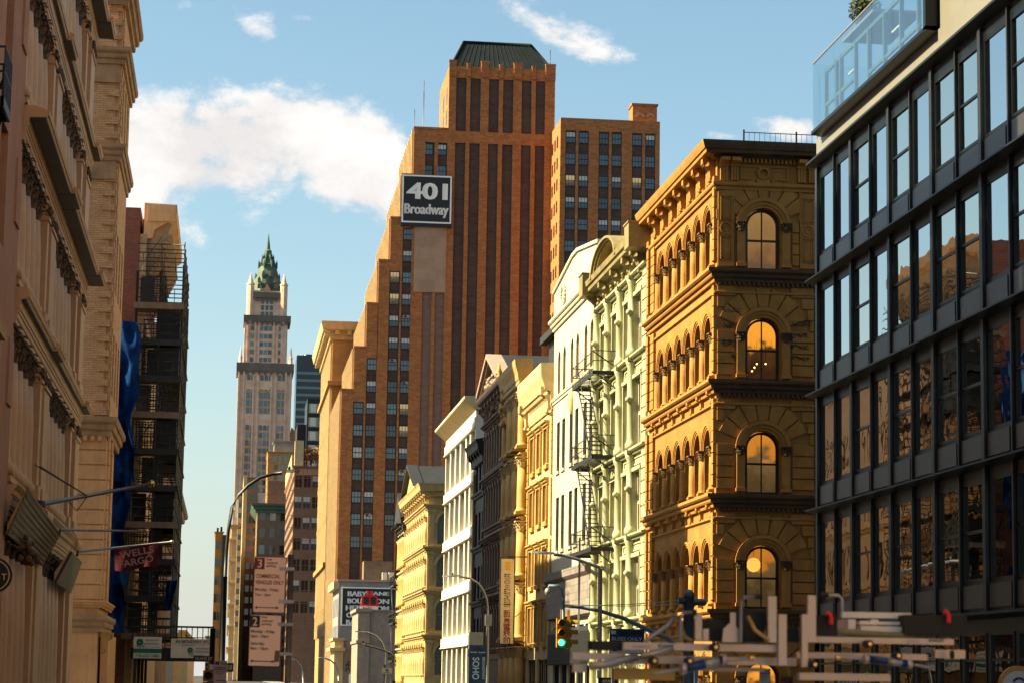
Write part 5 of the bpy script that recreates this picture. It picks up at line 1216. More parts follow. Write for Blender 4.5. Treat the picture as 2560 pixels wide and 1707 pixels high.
# flagpoles with stays, and the hanging flag
def pole(px0, py0, px1, py1, r, label):
    y, z = onx(px0, py0, XL+.1); x1, z1 = ony(px1, py1, y+1.5); x0 = XL+.1
    t = thing('flagpole', label, 'flagpole', (x0, y, z))
    put('shaft', MB().tube([(-.1, 0, 0), (x1-x0, 1.5, z1-z)], [r, r*.6], 8).mesh('shaft', m_steel), t); put('finial', MB().ball((x1-x0, 1.5, z1-z), r*1.5, 8).mesh('finial', m_brass), t)
    put('bracket', MB().lathe(0, 0, [(r*2, -.12), (r*2, .12)], 8).mesh('bracket', m_black), t); return t, Vector((x0, y, z)), Vector((x1, y+1.5, z1))
t, A, B_ = pole(100, 1262, 378, 1208, .07, 'thick dark flagpole with two stay cables, highest of three on the cream building')
q = A.lerp(B_, .42)-t.location; put('stay_cable', MB().tube([(-.1, -1.0, 1.0), q], .018, 5).tube([(-.1, .6, 1.1), q], .018, 5).tube([A.lerp(B_, .25)-t.location+Vector((0, 0, -.05)), A.lerp(B_, .33)-t.location+Vector((0, 0, -.35)), A.lerp(B_, .42)-t.location], .014, 5).mesh('stay_cable', m_black), t)
pole(145, 1323, 366, 1327, .045, 'thin level flagpole, middle one of three on the cream building')
t, A, B_ = pole(190, 1380, 430, 1353, .045, 'thin flagpole carrying the dark red flag, lowest of three')
P0, P1 = A.lerp(B_, .38), A.lerp(B_, .86)
zt_, yf = (P0.z+P1.z)/2, (P0.y+P1.y)/2
fl = thing('hanging_flag', 'dark red flag with pale capital lettering hanging from the lowest flagpole', 'flag', ((P0.x+P1.x)/2, yf, zt_))
k = MB(); nx_, nz_ = 14, 8; hw = (P1.x-P0.x)/2; hh = .78; vs = []
for j in range(nz_+1):
    for i in range(nx_+1):
        u_, v_ = i/nx_*2-1, j/nz_; vs.append((u_*hw*(1-.04*v_)+.05*v_, .05*math.sin(u_*5+v_*2)*v_, u_*(P1.z-P0.z)*.5-v_*hh*(1+.06*u_)+.05*math.sin(u_*3.1)*v_))
k.add(vs, [(j*(nx_+1)+i, j*(nx_+1)+i+1, (j+1)*(nx_+1)+i+1, (j+1)*(nx_+1)+i) for j in range(nz_) for i in range(nx_)], True)
put('cloth', k.mesh('cloth', m_flag), fl)
m_pinkpr = M('pale_red_print', (.5, .3, .26), .05, 2, .8, 0, 0)
ang = math.atan2(P1.z-P0.z, P1.x-P0.x)+.06
for tx, z_ in (('WELLS', -.22), ('FARGO', -.53)): put('lettering', text_fit(tx, hw*1.55, .23, m_pinkpr, .004), fl, (.03, -.075, z_), (0, -ang, 0))

# ------------------------------------------------------------------ tan brick corner building across the side street
b = thing('tan_brick_building', 'tall tan brick corner building on a rusticated stone base with dark ledges', 'building', (XL, 101, 0))
f = Fac(b, (-19.2, 101, 0), 0); fs = Fac(b, (XL, 101, 0), 90); WD = 8.0
f.add('base_wall', MB().box(0, 13.9, .0, 7.98, 0, 11.7), m_lime)
k = MB()
z = 4.95
while z < 11.5: k.box(0, 13.96, -.05, -.002, z, z+.56); z += .62
f.add('rustication', k, m_lime)
f.add('brick_wall', MB().box(0, 13.75, .1, 7.96, 12.5, 31), m_tan)
k = MB().box(13.752, 13.95, .2, .7, 12.55, 30.1); z = 12.6
while z < 30: k.box(13.76, 14.0, .3, .62, z, z+.28).box(13.4, 13.9, .02, .25, z, z+.28); z += .62
f.add('brick_quoin', k, m_tan)
fh = [(x-.6, x+.6, z, z+2.6) for z in (13.6, 17.9, 24.8) for x in (1.9, 4.1, 6.3)]
fs.add('street_wall', MB().wall(.75, WD, 12.5, 30.9, fh, .3), m_tan)
wd = window(1.2, 2.6, m_slate, g_dark, bars=(0, 2), fw=.08)
for h_ in fh: fs.inst(wd, ((h_[0]+h_[1])/2, .28, h_[2]))
fs.add('core', MB().box(.76, WD-.02, .31, 14, 12.5, 30.8), m_tan)
def ledge(z0, z1, p, mat):
    pr = cornice_prof(z0, z1, p, 3)
    f.add('ledge', MB().ext_x(pr, 0, 14.0, 0, 1), mat); fs.add('ledge', MB().ext_x(pr, 0, WD, 1, 0), mat)
ledge(3.6, 4.3, .26, m_limed); ledge(11.7, 12.5, .38, m_limed); ledge(23.4, 24.1, .3, m_limed); ledge(27.6, 28.3, .36, m_limed); ledge(30.2, 31.0, .5, m_limed); ledge(4.6, 4.9, .2, m_lime)
f.add('frieze', MB().box(0, 13.9, -.04, .1, 22.6, 23.4).box(0, 13.9, -.04, .1, 26.8, 27.6), m_limed)
k = MB()
for j in range(46): k.box(.1+j*.3, .26+j*.3, -.2, -.05, 11.5, 11.7)
f.add('dentil_row', k, m_lime)
fs.add('ledge_profile', MB().box(1, WD, -.3, .0, 0, 3.5), m_lime)
for x0 in (0, 2.4):
    k = MB().box(x0+.05, x0+.75, -.04, -.002, 4.92, 11.5); z = 4.95
    while z < 11.4: k.box(x0, x0+.8, -.1, -.001, z, z+.56); z += .62
    fs.add('quoin_pier', k, m_lime)
fs.add('keystone_bracket', console(.4, .9, .5), m_ochre, (.5, -.02, 3.6))
b = thing('low_side_building', 'low plain brick building hidden between the tan corner building and the scaffold', 'building', (XL-4.5, 109.1, 0)); f = Fac(b, (XL-4.5, 109.1, 0), 90)
holes = [(x-.6, x+.6, z, z+2.4) for z in (5, 9, 13) for x in [1.5+2.6*j for j in range(9)]]
f.add('wall', MB().wall(0, 25.5, 0, 17.5, holes, .3).box(0, 25.5, .31, 14, 0, 17.4), m_pinkst); wd = window(1.2, 2.4, m_slate, g_dark, bars=(0, 2), fw=.08)
for h_ in holes: f.inst(wd, ((h_[0]+h_[1])/2, .28, h_[2]))

# ------------------------------------------------------------------ red brick building behind the scaffold
Y4 = 135.0
b = thing('red_brick_building', 'red brick building with a white corbelled cornice rising behind the scaffold', 'building', (XL, Y4, 0)); fs = Fac(b, (XL, Y4, 0), 90); f = Fac(b, (-18, Y4, 0), 0)
f.add('side_wall', MB().box(0, 12.4, 0, 16, 0, 28), m_red)
f.add('stone_quoin', MB().box(12.42, 12.795, -.03, 1.2, 0, 26.5), m_limed)
holes = [(x-.75, x+.75, z, z+3.1, .5) for z in (4.5, 9.0, 13.5, 18.0) for x in [2.2+2.7*j for j in range(5)]]+[(x-.6, x+.6, 23, 25.4) for x in [2.2+2.7*j for j in range(5)]]
fs.add('street_wall', MB().wall(1.25, 15.9, 0, 22.2, [h_ for h_ in holes if h_[2] < 20], .4), m_cream)
fs.add('upper_wall', MB().wall(1.25, 15.9, 22.25, 27.6, [h_ for h_ in holes if h_[2] > 20], .3), m_red)
fs.add('core', MB().box(1.24, 15.88, .42, .8, 0, 27.5), m_cream)
wd = window(1.5, 3.1, m_cream, g_blue, .5, bars=(0, 2), fw=.1)
for h_ in holes[:20]: fs.inst(wd, ((h_[0]+h_[1])/2, .38, h_[2]))
for h_ in holes[20:]: fs.inst(window(1.2, 2.4, m_slate, g_dark, bars=(0, 2), fw=.08), ((h_[0]+h_[1])/2, .28, h_[2]))
fs.add('cornice', MB().ext_x([(.2, 26.2), (-.3, 26.3), (-.4, 26.8), (-1.3, 27.4), (-1.6, 27.6), (-1.62, 28.25), (.2, 28.3)], .02, 16), m_lime)
f.add('cornice_end', MB().box(12.82, 14.35, -.1, -.02, 27.25, 28.2), m_lime)
k = MB()
for q in range(11): k.ball((0, -.3-q*.1, 24.3+q*.22), .15, 6)
k = k.mesh('corbel', m_limed)
for j in range(30): fs.inst(('corbel', k, []), (.25+j*.52, 0, 0))
fs.add('corbel_slope', MB().ext_x([(.0, 24.0), (-.25, 24.2), (-1.35, 27.2), (.0, 27.2)], .3, 16), m_limed)
# the next houses down the left side
for y0, y1, h, mat, nm, lb_ in ((151.2, 180, 23.5, m_cream, 'cream_row_house', 'cream house front beyond the scaffold on the left side'), (180.05, 214, 19.0, m_rust, 'brown_row_house', 'brown brick house front seen edge on with a dark cornice left of the open sky'), (214.05, 246, 17.6, m_grey, 'grey_row_house', 'grey house front seen edge on beyond the brown one on the left side'), (262, 330, 6.4, m_ochre, 'distant_row_house', 'distant ochre house row on the left, low beside the open sky'), (331, 400, 6.6, m_cream, 'distant_cream_house', 'distant cream house row beyond the ochre row on the left')):
    b = thing(nm, lb_, 'building', (XL, y0, 0)); f = Fac(b, (XL, y0, 0), 90); w_ = y1-y0
    n_ = int(w_/3.2); hs = [(1.6+3.2*j-.6, 1.6+3.2*j+.6, z, z+2.5) for z in [5+4.1*q for q in range(int((h-6)/4.1))] for j in range(n_)]
    f.add('wall', MB().wall(0, w_, 0, h, hs, .3).box(0, w_, .31, 14, 0, h-.05), mat); wd = window(1.2, 2.5, m_slate, g_dark, bars=(0, 2), fw=.08)
    for h_ in hs[:100]: f.inst(wd, ((h_[0]+h_[1])/2, .28, h_[2]))
    f.add('cornice', MB().ext_x(cornice_prof(h-1.0, h+.3, .9, 3), 0, w_), m_slate if 'brown_row' in nm else mat)
    for q in range(int((h-6)/4.1)): f.add('ledge', MB().ext_x(cornice_prof(4.2+4.1*q, 4.6+4.1*q, .35, 2), 0, w_), mat)
b = thing('tall_shade_block', 'tall unseen brick block added behind the left row to shade the fronts opposite', 'building', (-66, 157, 0)); f = Fac(b, (-28, 157.6, 0), 90)  # unseen block, placed so that its shadow falls on the brown fronts
f.add('wall', MB().box(0, 35, 0, 20, 0, 62), m_rust); gridwin(f, 2.5, 3.4, 10, 8, 5.2, 10, 1.6, 2.4, [g_dark, g_blind])

# ------------------------------------------------------------------ scaffold, tarpaulin, hoist, sidewalk shed
sc_ = thing('scaffold', 'dark steel pipe scaffold with plank decks wrapping the red brick building', 'scaffold', (-5.6, 133.2, 3.9))
xs_ = [-6.9, -5.6, -4.3, -3.05]; ys_ = [133.3, 135.0, 137.4, 140, 143, 146, 149.5]; zl = [3.9+2.02*j for j in range(11)]
o = sc_.location
for x in xs_[1:]:
    for y in ys_[:2] if x < -4.5 else ys_: put('upright', MB().tube([(x-o.x, y-o.y, 0), (x-o.x, y-o.y, 20.6 if x > -3.5 or y > 134 else 20.2)], .055, 6).mesh('upright', m_black), sc_)
for i, z in enumerate(zl):
    k = MB()
    for dz in (0, .55, 1.05, 1.55):
        for y in ys_[:2]: k.tube([(xs_[1]-o.x, y-o.y, z+dz-o.z), (xs_[-1]-o.x, y-o.y, z+dz-o.z)], .035, 5)
        for x in xs_[-2:]: k.tube([(x-o.x, ys_[0]-o.y, z+dz-o.z), (x-o.x, ys_[-1]-o.y, z+dz-o.z)], .035, 5)
    for a, b_ in zip(ys_[:-1], ys_[1:]): k.tube([(xs_[-1]-o.x, a-o.y, z-o.z), (xs_[-1]-o.x, b_-o.y, z+2-o.z)], .025, 4)
    k.tube([(xs_[1]-o.x, ys_[0]-o.y, z-o.z), (xs_[2]-o.x, ys_[0]-o.y, z+2-o.z)], .025, 4)
    for q in range(4): k.tube([(xs_[1]+.3+q*.6-o.x, ys_[0]-.03-o.y, z-o.z), (xs_[1]+.3+q*.6-o.x, ys_[0]-.03-o.y, z+1.05-o.z)], .02, 4)
    put('guard_rail', k.mesh('guard_rail', m_black), sc_)
    if i < 10:
        a0 = (.35, .9, .2, 1.1, .5, .25, .8, .4, 1.0, .3)[i]; kk = MB()
        for q in range(9): kk.box(a0+q*.16, a0+q*.16+.05, .06, .08, z-o.z+.02, z-o.z+1.75)
        for q in range(7): kk.box(a0, a0+1.33, .05, .07, z-o.z+.1+q*.26, z-o.z+.15+q*.26)
        put('mesh_panel', kk.mesh('mesh_panel', m_rubber), sc_)
        put('debris_net', MB().box(.15+(i%3)*.5, .9+(i%3)*.5, 1.55, 1.58, z-o.z+.02, z-o.z+1.9).mesh('debris_net', m_slate), sc_)
    if i < 10: put('plank_deck', MB().box(xs_[1]-o.x-.1, xs_[-1]-o.x+.12, -.1, ys_[1]-o.y-.1, z-o.z-.06, z-o.z).box(xs_[2]-o.x, xs_[-1]-o.x+.12, ys_[1]-o.y-.1, 16.4, z-o.z-.06, z-o.z).box(xs_[1]-o.x-.1, xs_[-1]-o.x+.1, -.14, -.1, z-o.z-.1, z-o.z+.24).mesh('plank_deck', m_slate if i % 3 else m_brown), sc_)
k = MB()
for z0 in (6, 10.2, 14.3, 16.2): k.box(1.4, 2.45, .4, 6, z0, z0+1.7)
put('debris_net', k.mesh('debris_net', m_slate), sc_)
tp_ = thing('blue_tarpaulin', 'crumpled blue tarpaulin hung in folds down the scaffold corner', 'tarpaulin', (-5.9, 132.9, 3.9))
def tarp(x0, x1, z0, z1, seed, y=0.0):
    rd2 = random.Random(seed); nx_, nz_ = 22, 70; vs = []; k = MB(); ph = [rd2.uniform(0, 6) for _ in range(8)]
    for j in range(nz_+1):
        for i in range(nx_+1):
            u_, v_ = i/nx_, j/nz_; z = z0+(z1-z0)*v_; edge = .16*math.sin(z*.9+ph[0])+.1*math.sin(z*2.1+ph[1])
            d = .2*math.sin(u_*6+z*.55+ph[2])+.12*math.sin(u_*11-z*1.2+ph[3])+.1*math.sin(z*1.7+u_*3+ph[4])+.07*math.sin(u_*17+z*2.3+ph[5])+.05*math.sin(u_*9-z*3.9+ph[6])-.16*abs(math.sin(u_*5+z*.7+ph[7]))-.14*abs(math.sin(z*1.1-u_*3.5+ph[1]))
            vs.append((x0+(x1-x0)*u_+edge*u_, y-.35+d, z))
    k.add(vs, [(j*(nx_+1)+i, j*(nx_+1)+i+1, (j+1)*(nx_+1)+i+1, (j+1)*(nx_+1)+i) for j in range(nz_) for i in range(nx_)], True); return k
put('sheet', tarp(-.9, .55, 8.4, 17.2, 1).mesh('sheet', m_tarp), tp_); put('sheet', tarp(-.9, .4, 2.8, 8.9, 2, -.1).mesh('sheet', m_tarp), tp_); put('sheet', tarp(-.8, .25, 0.2, 3.2, 3, -.2).mesh('sheet', m_tarp), tp_)
tp2 = thing('tarpaulin_scrap', 'small blue tarpaulin scrap tied at the outer scaffold edge near the bottom', 'tarpaulin', (-3.0, 133.0, 5.4)); put('sheet', tarp(-.35, .15, 0, 1.6, 6).mesh('sheet', m_tarp), tp2)
xa, za = ony(444, 797, 133.2); xb, zb_ = ony(470, 797, 133.2)
hs_ = thing('hoist_pulley', 'small rope hoist with a pulley wheel sticking out from the scaffold top', 'hoist', (xa, 133.2, za))
put('arm', MB().tube([(-.2, 0, 0), (xb-xa, 0, 0)], .04, 6).tube([(-.1, 0, -.35), (.3, 0, 0)], .03, 5).mesh('arm', m_black), hs_)
wx = xb-xa-.12; put('wheel', MB().ring(wx, -.75, .1, .17, -.03, .03, 0, 2*math.pi, 16).box(wx-.015, wx+.015, -.02, .02, -.9, 0).box(wx-.15, wx+.15, -.02, .02, -.77, -.73).mesh('wheel', m_black), hs_)
put('rope', MB().tube([(wx-.15, 0, -.75), (wx-.32, 0, -za+4.0)], .012, 4).tube([(wx+.15, 0, -.75), (wx+.02, 0, -za+4.0)], .012, 4).mesh('rope', m_grey), hs_)
sh = thing('sidewalk_shed', 'black sidewalk shed with a lattice parapet over the pavement below the scaffold', 'scaffold', (-5.2, 132.6, 0))
put('deck', MB().box(.05, 4.5, 0, 20, 2.75, 3.35).mesh('deck', m_slate), sh); k = MB()
for j in range(16): k.box(.1+j*.29, .15+j*.29, .02, .06, 3.36, 4.5)
k.box(.05, 4.5, .0, .08, 4.45, 4.55).box(.05, 4.5, .0, .08, 3.9, 3.95); put('parapet', k.mesh('parapet', m_black), sh)
for x in (.3, 4.3):
    for y in (.2, 6, 12, 18): put('post', MB().box(x-.08, x+.08, y-.08, y+.08, .14, 2.75).mesh('post', m_black), sh)
def banner(name, label, px0, py0, px1, py1, Y, lines, mat=m_signw):
    x0, z1 = ony(px0, py0, Y); x1, z0 = ony(px1, py1, Y); t = thing(name, label, 'sign', ((x0+x1)/2, Y, z0)); w_, h_ = x1-x0, z1-z0
    put('board', MB().box(-w_/2, w_/2, 0, .04, 0, h_).mesh('board', mat), t)
    for ln in lines:
        tx, cx, cz, tw, th, mt = ln
        if tx == '#': put('stripe', MB().box(cx*w_-tw*w_/2, cx*w_+tw*w_/2, -.012, -.001, (cz-th/2)*h_, (cz+th/2)*h_).mesh('stripe', mt), t)
        elif tx == 'o': put('emblem', MB().ring(cx*w_, cz*h_, .02, th*h_/2, -.012, -.001, 0, 2*math.pi, 14).ring(cx*w_+.03, cz*h_-.04, th*h_*.5, th*h_*.62, -.012, -.001, 3.6, 6.2, 10).mesh('emblem', mt), t)
        else: put('lettering', text_fit(tx, tw*w_, th*h_, mt, .004), t, (cx*w_, -.008, cz*h_))
    return t, w_, h_
m_gsign = M('dark_green_print', (.01, .13, .08), .05, 2, .6, 0, 0); m_grpr = M('grey_print', (.35, .33, .32), .05, 2, .6, 0, 0)
banner('phone_banner', 'white and green banner with a phone number tied to the shed under the scaffold', 335, 1590, 403, 1645, 132.5, [('o', -.28, .74, 0, .34, m_gsign), ('#', .15, .84, .5, .09, m_grpr), ('#', .15, .68, .5, .09, m_grpr), ('#', 0, .53, .9, .04, m_grpr), ('#', 0, .35, 1.0, .2, m_gsign), ('718-635-3486', 0, .12, .86, .15, m_gsign)])
banner('address_banner', 'white banner reading a Broadway address, right of the green striped banner', 428, 1595, 534, 1645, 132.45, [('456 BROADWAY NYC', 0, .86, .8, .17, m_signk), ('#', 0, .73, 1.0, .02, m_grpr), ('o', -.05, .42, 0, .3, m_gsign), ('#', .25, .5, .36, .09, m_grpr), ('#', .25, .34, .36, .09, m_grpr), ('#', -.1, .66, .3, .05, m_grpr), ('#', .1, .14, .3, .07, m_grpr)])
# ------------------------------------------------------------------ signs and street furniture
def P3(px, py, Y): x, z = ony(px, py, Y); return Vector((x, Y, z))
YK = 21.5
post = thing('sign_post', 'galvanised post carrying the two large parking signs at the kerb', 'post', (.545, YK+.05, 0)); put('tube', MB().tube([(0, 0, .1), (0, 0, 2.98)], .028, 8).mesh('tube', m_steel), post)
for z in (2.85, 2.56, 2.36, 2.1): put('clamp', MB().box(-.1, .035, -.055, -.02, z-.015, z+.015).mesh('clamp', m_steel), post)
m_signp = M('sign_plate', (.92, .64, .47), .05, 2, .5, 0, .05)
def parking(name, label, px0, py0, px1, py1, col, num, lines):
    a, b_ = P3(px0, py0, YK), P3(px1, py1, YK); w_, h_ = .285, a.z-b_.z; cx = (a.x+b_.x)/2
    t = thing(name, label, 'sign', (cx, YK, b_.z)); t.rotation_euler = (0, .012, 0)
    def rr(w, h, r, y0, y1):
        pr = []
        for qx, qz, a0 in ((w/2-r, h-r, 0), (-w/2+r, h-r, 90), (-w/2+r, r, 180), (w/2-r, r, 270)): pr += [(qx+r*math.cos(R(a0+t_*30)), qz+r*math.sin(R(a0+t_*30))) for t_ in range(4)]
        return MB().ext_y(pr, y0, y1)
    put('border', rr(w_, h_, .012, -.001, .003).mesh('border', col), t); put('plate', rr(w_-.014, h_-.014, .01, -.0035, -.0012).mesh('plate', m_signp), t, (0, 0, .007))
    put('number_box', MB().box(-w_/2+.007, -w_/2+.092, -.005, -.0036, h_-.115, h_-.012).mesh('number_box', col), t)
    put('lettering', text_fit(num, .04, .075, m_signp, .0006), t, (-w_/2+.049, -.0056, h_-.064))
    for tx, x0, z, w, h in lines: put('lettering', text_fit(tx, w, h, col, .0006, .022), t, (x0+w/2-w_/2, -.0045, z*h_))
    k = MB().box(-w_/2+.04, w_/2-.075, -.0048, -.0036, .043, .051)
    for s, x in ((-1, -w_/2+.018), (1, w_/2-.052)): k.ext_y([(x, .047), (x-s*.024, .061), (x-s*.024, .033)], -.0048, -.0036)
    put('arrow', k.mesh('arrow', col), t)
    for z in (.02, h_-.02): put('rivet', MB().ext_y([(.1+.005*math.cos(q), z+.005*math.sin(q)) for q in (0, 1, 2, 3, 4, 5)], -.006, -.003).mesh('rivet', m_steel), t)
    return t
m_dred = M('sign_dark_red', (.17, .016, .014), .08, 2, .5, 0, 0)
parking('parking_sign', 'upper parking sign with a red number box and red lettering about commercial vehicles', 633, 1389, 713, 1532, m_dred, '3', [('hour', .108, .95, .05, .022), ('metered', .108, .89, .095, .022), ('parking', .108, .83, .085, .026), ('COMMERCIAL', .018, .65, .215, .036), ('VEHICLES ONLY', .018, .54, .25, .036), ('Monday - Friday', .018, .405, .21, .034), ('7am - 6pm', .018, .315, .14, .034)])
parking('parking_sign', 'lower parking sign with a black number box and black evening and Saturday hours', 621, 1534, 702, 1666, m_signk, '2', [('hour', .108, .95, .05, .022), ('metered', .108, .88, .095, .022), ('parking', .108, .81, .085, .026), ('Monday - Friday', .018, .665, .21, .034), ('6pm - 10pm', .018, .575, .155, .034), ('Saturday', .018, .435, .12, .034), ('8am - 10pm', .018, .34, .155, .034)])
t_ = thing('sticker', 'peeling brown sticker on the lower corner of the lower parking sign', 'sticker', P3(691, 1640, YK-.008)); put('patch', MB().ext_y([(-.022, -.05), (.024, -.045), (.03, .05), (-.012, .055)], 0, .0015).mesh('patch', m_brown), t_)
# small parking sign, street name, one way arrow and signal on the corner pole
YC = 78.0
pc = P3(528, 1700, YC); cp_ = thing('signal_pole', 'dark corner pole holding the street name, one way arrow and yellow signal', 'pole', (pc.x, YC+.3, 0)); put('shaft', MB().tube([(0, 0, .1), (0, 0, 3.4)], .09, 8).mesh('shaft', m_black), cp_)
m_brsign = M('sign_dark_brown', (.035, .018, .012), .1, 2, .5, 0, 0)
banner('street_name_sign', 'small dark brown street name plate reading Grand St over the corner', 484, 1638, 533, 1652, YC, [('GRAND ST', 0, .5, .86, .55, m_signw)], m_brsign)
t, w_, h_ = banner('one_way_sign', 'black one way sign with a white arrow beneath the street name plate', 514, 1655, 583, 1678, YC, [('ONE WAY', .08, .5, .62, .4, m_signk)], m_signk)
put('arrow', MB().ext_y([(-w_*.47, h_*.5), (-w_*.3, h_*.9), (-w_*.3, h_*.78), (w_*.46, h_*.78), (w_*.46, h_*.22), (-w_*.3, h_*.22), (-w_*.3, h_*.1)], -.006, -.001).mesh('arrow', m_signw), t)
banner('small_parking_sign', 'small pale parking sign with red print half hiding the one way sign', 536, 1650, 566, 1712, 70, [('#', -.28, .9, .3, .13, m_dred), ('3', -.28, .9, .14, .1, m_signw), ('hour', .2, .95, .4, .04, m_dred), ('metered', .25, .9, .45, .04, m_dred), ('parking', .25, .85, .45, .04, m_dred), ('COMMERCIAL', 0, .72, .85, .06, m_dred), ('VEHICLES ONLY', 0, .64, .88, .06, m_dred), ('Monday - Friday', -.03, .54, .7, .05, m_dred), ('7am - 6pm', -.12, .47, .5, .05, m_dred), ('#', 0, .2, .7, .03, m_dred)], M('pale_pink_plate', (.6, .42, .36), .05, 2, .5, 0, .05))
def signal(name, label, px, py, Y, face=True, mats=(m_slate, m_slate, m_greenlit), s=1.0, yaw=0.0):
    p = P3(px, py, Y); t = thing(name, label, 'traffic light', p, None, yaw)
    k = MB()
    for i in range(3): k.box(-.17*s, .17*s, 0, .24*s, (-.36*i-.17)*s, (-.36*i+.17)*s)
    put('housing', k.box(-.03*s, .03*s, .05, .15, .17*s, .5*s).mesh('housing', m_yelsig), t)
    for i in range(3):
        z = -.36*i*s; put('lens', MB().ext_y([(.115*s*math.cos(q*math.pi/8), z+.115*s*math.sin(q*math.pi/8)) for q in range(16)], -.03, -.002).mesh('lens', mats[i]), t)
        k = MB(); 
        for q in range(9):
            a, b_ = R(-10+q*200/9), R(-10+(q+1)*200/9); r0 = .14*s
            k.add([(r0*math.cos(a), -.26*s, z+r0*math.sin(a)), (r0*math.cos(b_), -.26*s, z+r0*math.sin(b_)), (r0*math.cos(b_), 0, z+r0*math.sin(b_)), (r0*math.cos(a), 0, z+r0*math.sin(a))], [(0, 1, 2, 3)])
        put('visor', k.mesh('visor', m_yelsig), t)
    return t
signal('traffic_light', 'yellow traffic light with dark lenses below the one way sign at the left', 521, 1688, 77.4, mats=(m_slate,)*3)
YS_ = 88.0
signal('traffic_light', 'yellow traffic light showing green, hanging from the blue grey mast arm', 1404, 1556, YS_)
signal('traffic_light', 'yellow traffic light seen from the side, turned to the cross street beside the green light', 1428, 1558, YS_+.35, mats=(m_slate,)*3, yaw=R(78))
ma = thing('signal_mast', 'blue grey mast arm sweeping down to the right from the green traffic light', 'mast', P3(1665, 1592, YS_)+Vector((.6, 0, -4.2)))
o = ma.location
pts = [P3(*p, YS_)-o for p in ((1392, 1540), (1412, 1514), (1450, 1517), (1500, 1526), (1560, 1545), (1620, 1573), (1668, 1595))]+[Vector((.55, .3, 3.4)), Vector((.55, .3, .1))]
put('arm', MB().tube(pts[1:], [.05, .06, .07, .08, .09, .1, .11, .12], 8).mesh('arm', m_bluegrey := M('blue_grey_paint', (.10, .14, .18), .12, 2, .45, 0, .1)), ma)
pts = [P3(*p, YS_)-o for p in ((1408, 1556), (1408, 1500), (1405, 1474), (1396, 1463), (1372, 1462), (1370, 1470))]
put('camera_arm', MB().tube(pts, .05, 8).mesh('camera_arm', m_bluegrey), ma); put('dome_camera', MB().ball(pts[-1]+Vector((0, 0, -.12)), .13, 10, 1.2).mesh('dome_camera', m_steel), ma)
def lamp(name, label, pts, Y, basez=.14, r=.08, head=(0, 1), mat=m_steel, extra=None):
    Q = [P3(*p, Y) for p in pts]; b = Vector((Q[0].x, Y, basez)); t = thing(name, label, 'street lamp', b)
    put('pole', MB().tube([(0, 0, 0), (0, 0, (Q[0].z-b.z)*.5), Q[0]-b], [r*1.3, r*1.1, r], 10).mesh('pole', mat), t)
    put('arm', MB().tube([q-b for q in Q[:-1]], r*.75, 8).mesh('arm', mat), t)
    d = (Q[-1]-Q[-2]); p = Q[-2]-b; L_ = d.length; s = 1 if d.x > 0 else -1
    hd = MB(); pr = [(0, .05), (.25, .07), (.7, .13), (.95, .1), (1, .02)]
    hd.add([(p.x+d.x*a, y*w*1.4, p.z+d.z*a+zz*.09) for a, w in pr for y, zz in ((-1, 0), (1, 0), (.6, 1), (-.6, 1))], [(i*4+q, i*4+(q+1) % 4, i*4+4+(q+1) % 4, i*4+4+q) for i in range(4) for q in range(4)]+[(3, 2, 1, 0), (16, 17, 18, 19)])
    put('luminaire', hd.mesh('luminaire', mat), t); put('photocell', MB().lathe(p.x+d.x*.4, 0, [(.05, p.z+d.z*.4+.06), (.05, p.z+d.z*.4+.2), (.02, p.z+d.z*.4+.22)], 8).mesh('photocell', m_black), t); return t, b
lamp('street_lamp', 'tall black street lamp with a long curved arm reaching right across the skyscraper', ((563, 1440), (566, 1380), (571, 1325), (580, 1268), (596, 1236), (620, 1213), (650, 1193), (680, 1184), (705, 1181), (750, 1178)), 83, mat=m_black)
t, b = lamp('street_lamp', 'street lamp with a curved arm reaching left before the white metal building', ((1220, 1540), (1219, 1515), (1216, 1495), (1208, 1475), (1195, 1457), (1175, 1445), (1148, 1440), (1106, 1442)), 127, mat=m_steel)
k = MB()
for x in (-2.2, -1.9, -2.5): k.ball((x+.4, 0, 5.62), .1, 8)
put('signal_box', MB().box(-1.0, -.25, -.2, .2, 3.35, 4.25).box(-.15, .2, -.15, .15, 4.6, 5.2).mesh('signal_box', m_steel), t)
lamp('street_lamp', 'plain street lamp with a straight arm reaching left in front of the glazed white building', ((1501, 1421), (1500, 1418), (1470, 1407), (1440, 1396), (1410, 1388), (1385, 1385), (1326, 1382)), 88, mat=m_steel)
lamp('street_lamp', 'pale double curved street lamp far down the street before the pink house', ((963, 1660), (962, 1625), (955, 1605), (940, 1588), (920, 1580), (905, 1578), (888, 1579)), 210, mat=m_steel, r=.1)
lamp('street_lamp', 'pale street lamp with a thick level arm before the yellow corner building', ((985, 1700), (985, 1640), (978, 1632), (960, 1624), (935, 1616), (912, 1611), (902, 1609)), 150, mat=m_steel, r=.09)
lamp('street_lamp', 'white street lamp at the bottom left of the stepped tower', ((847, 1700), (846, 1678), (840, 1662), (828, 1650), (812, 1644), (795, 1643)), 300, mat=m_steel, r=.14)
lamp('street_lamp', 'white street lamp just right of the parking sign post at the photo bottom', ((758, 1707), (757, 1680), (750, 1660), (738, 1648), (718, 1645)), 290, mat=m_steel, r=.13)
banner('corner_sign', 'small cream sign with a black emblem at the far corner', 955, 1668, 980, 1683, 148, [('o', 0, .65, 0, .4, m_signk), ('#', 0, .2, .7, .12, m_grpr)], m_signy)
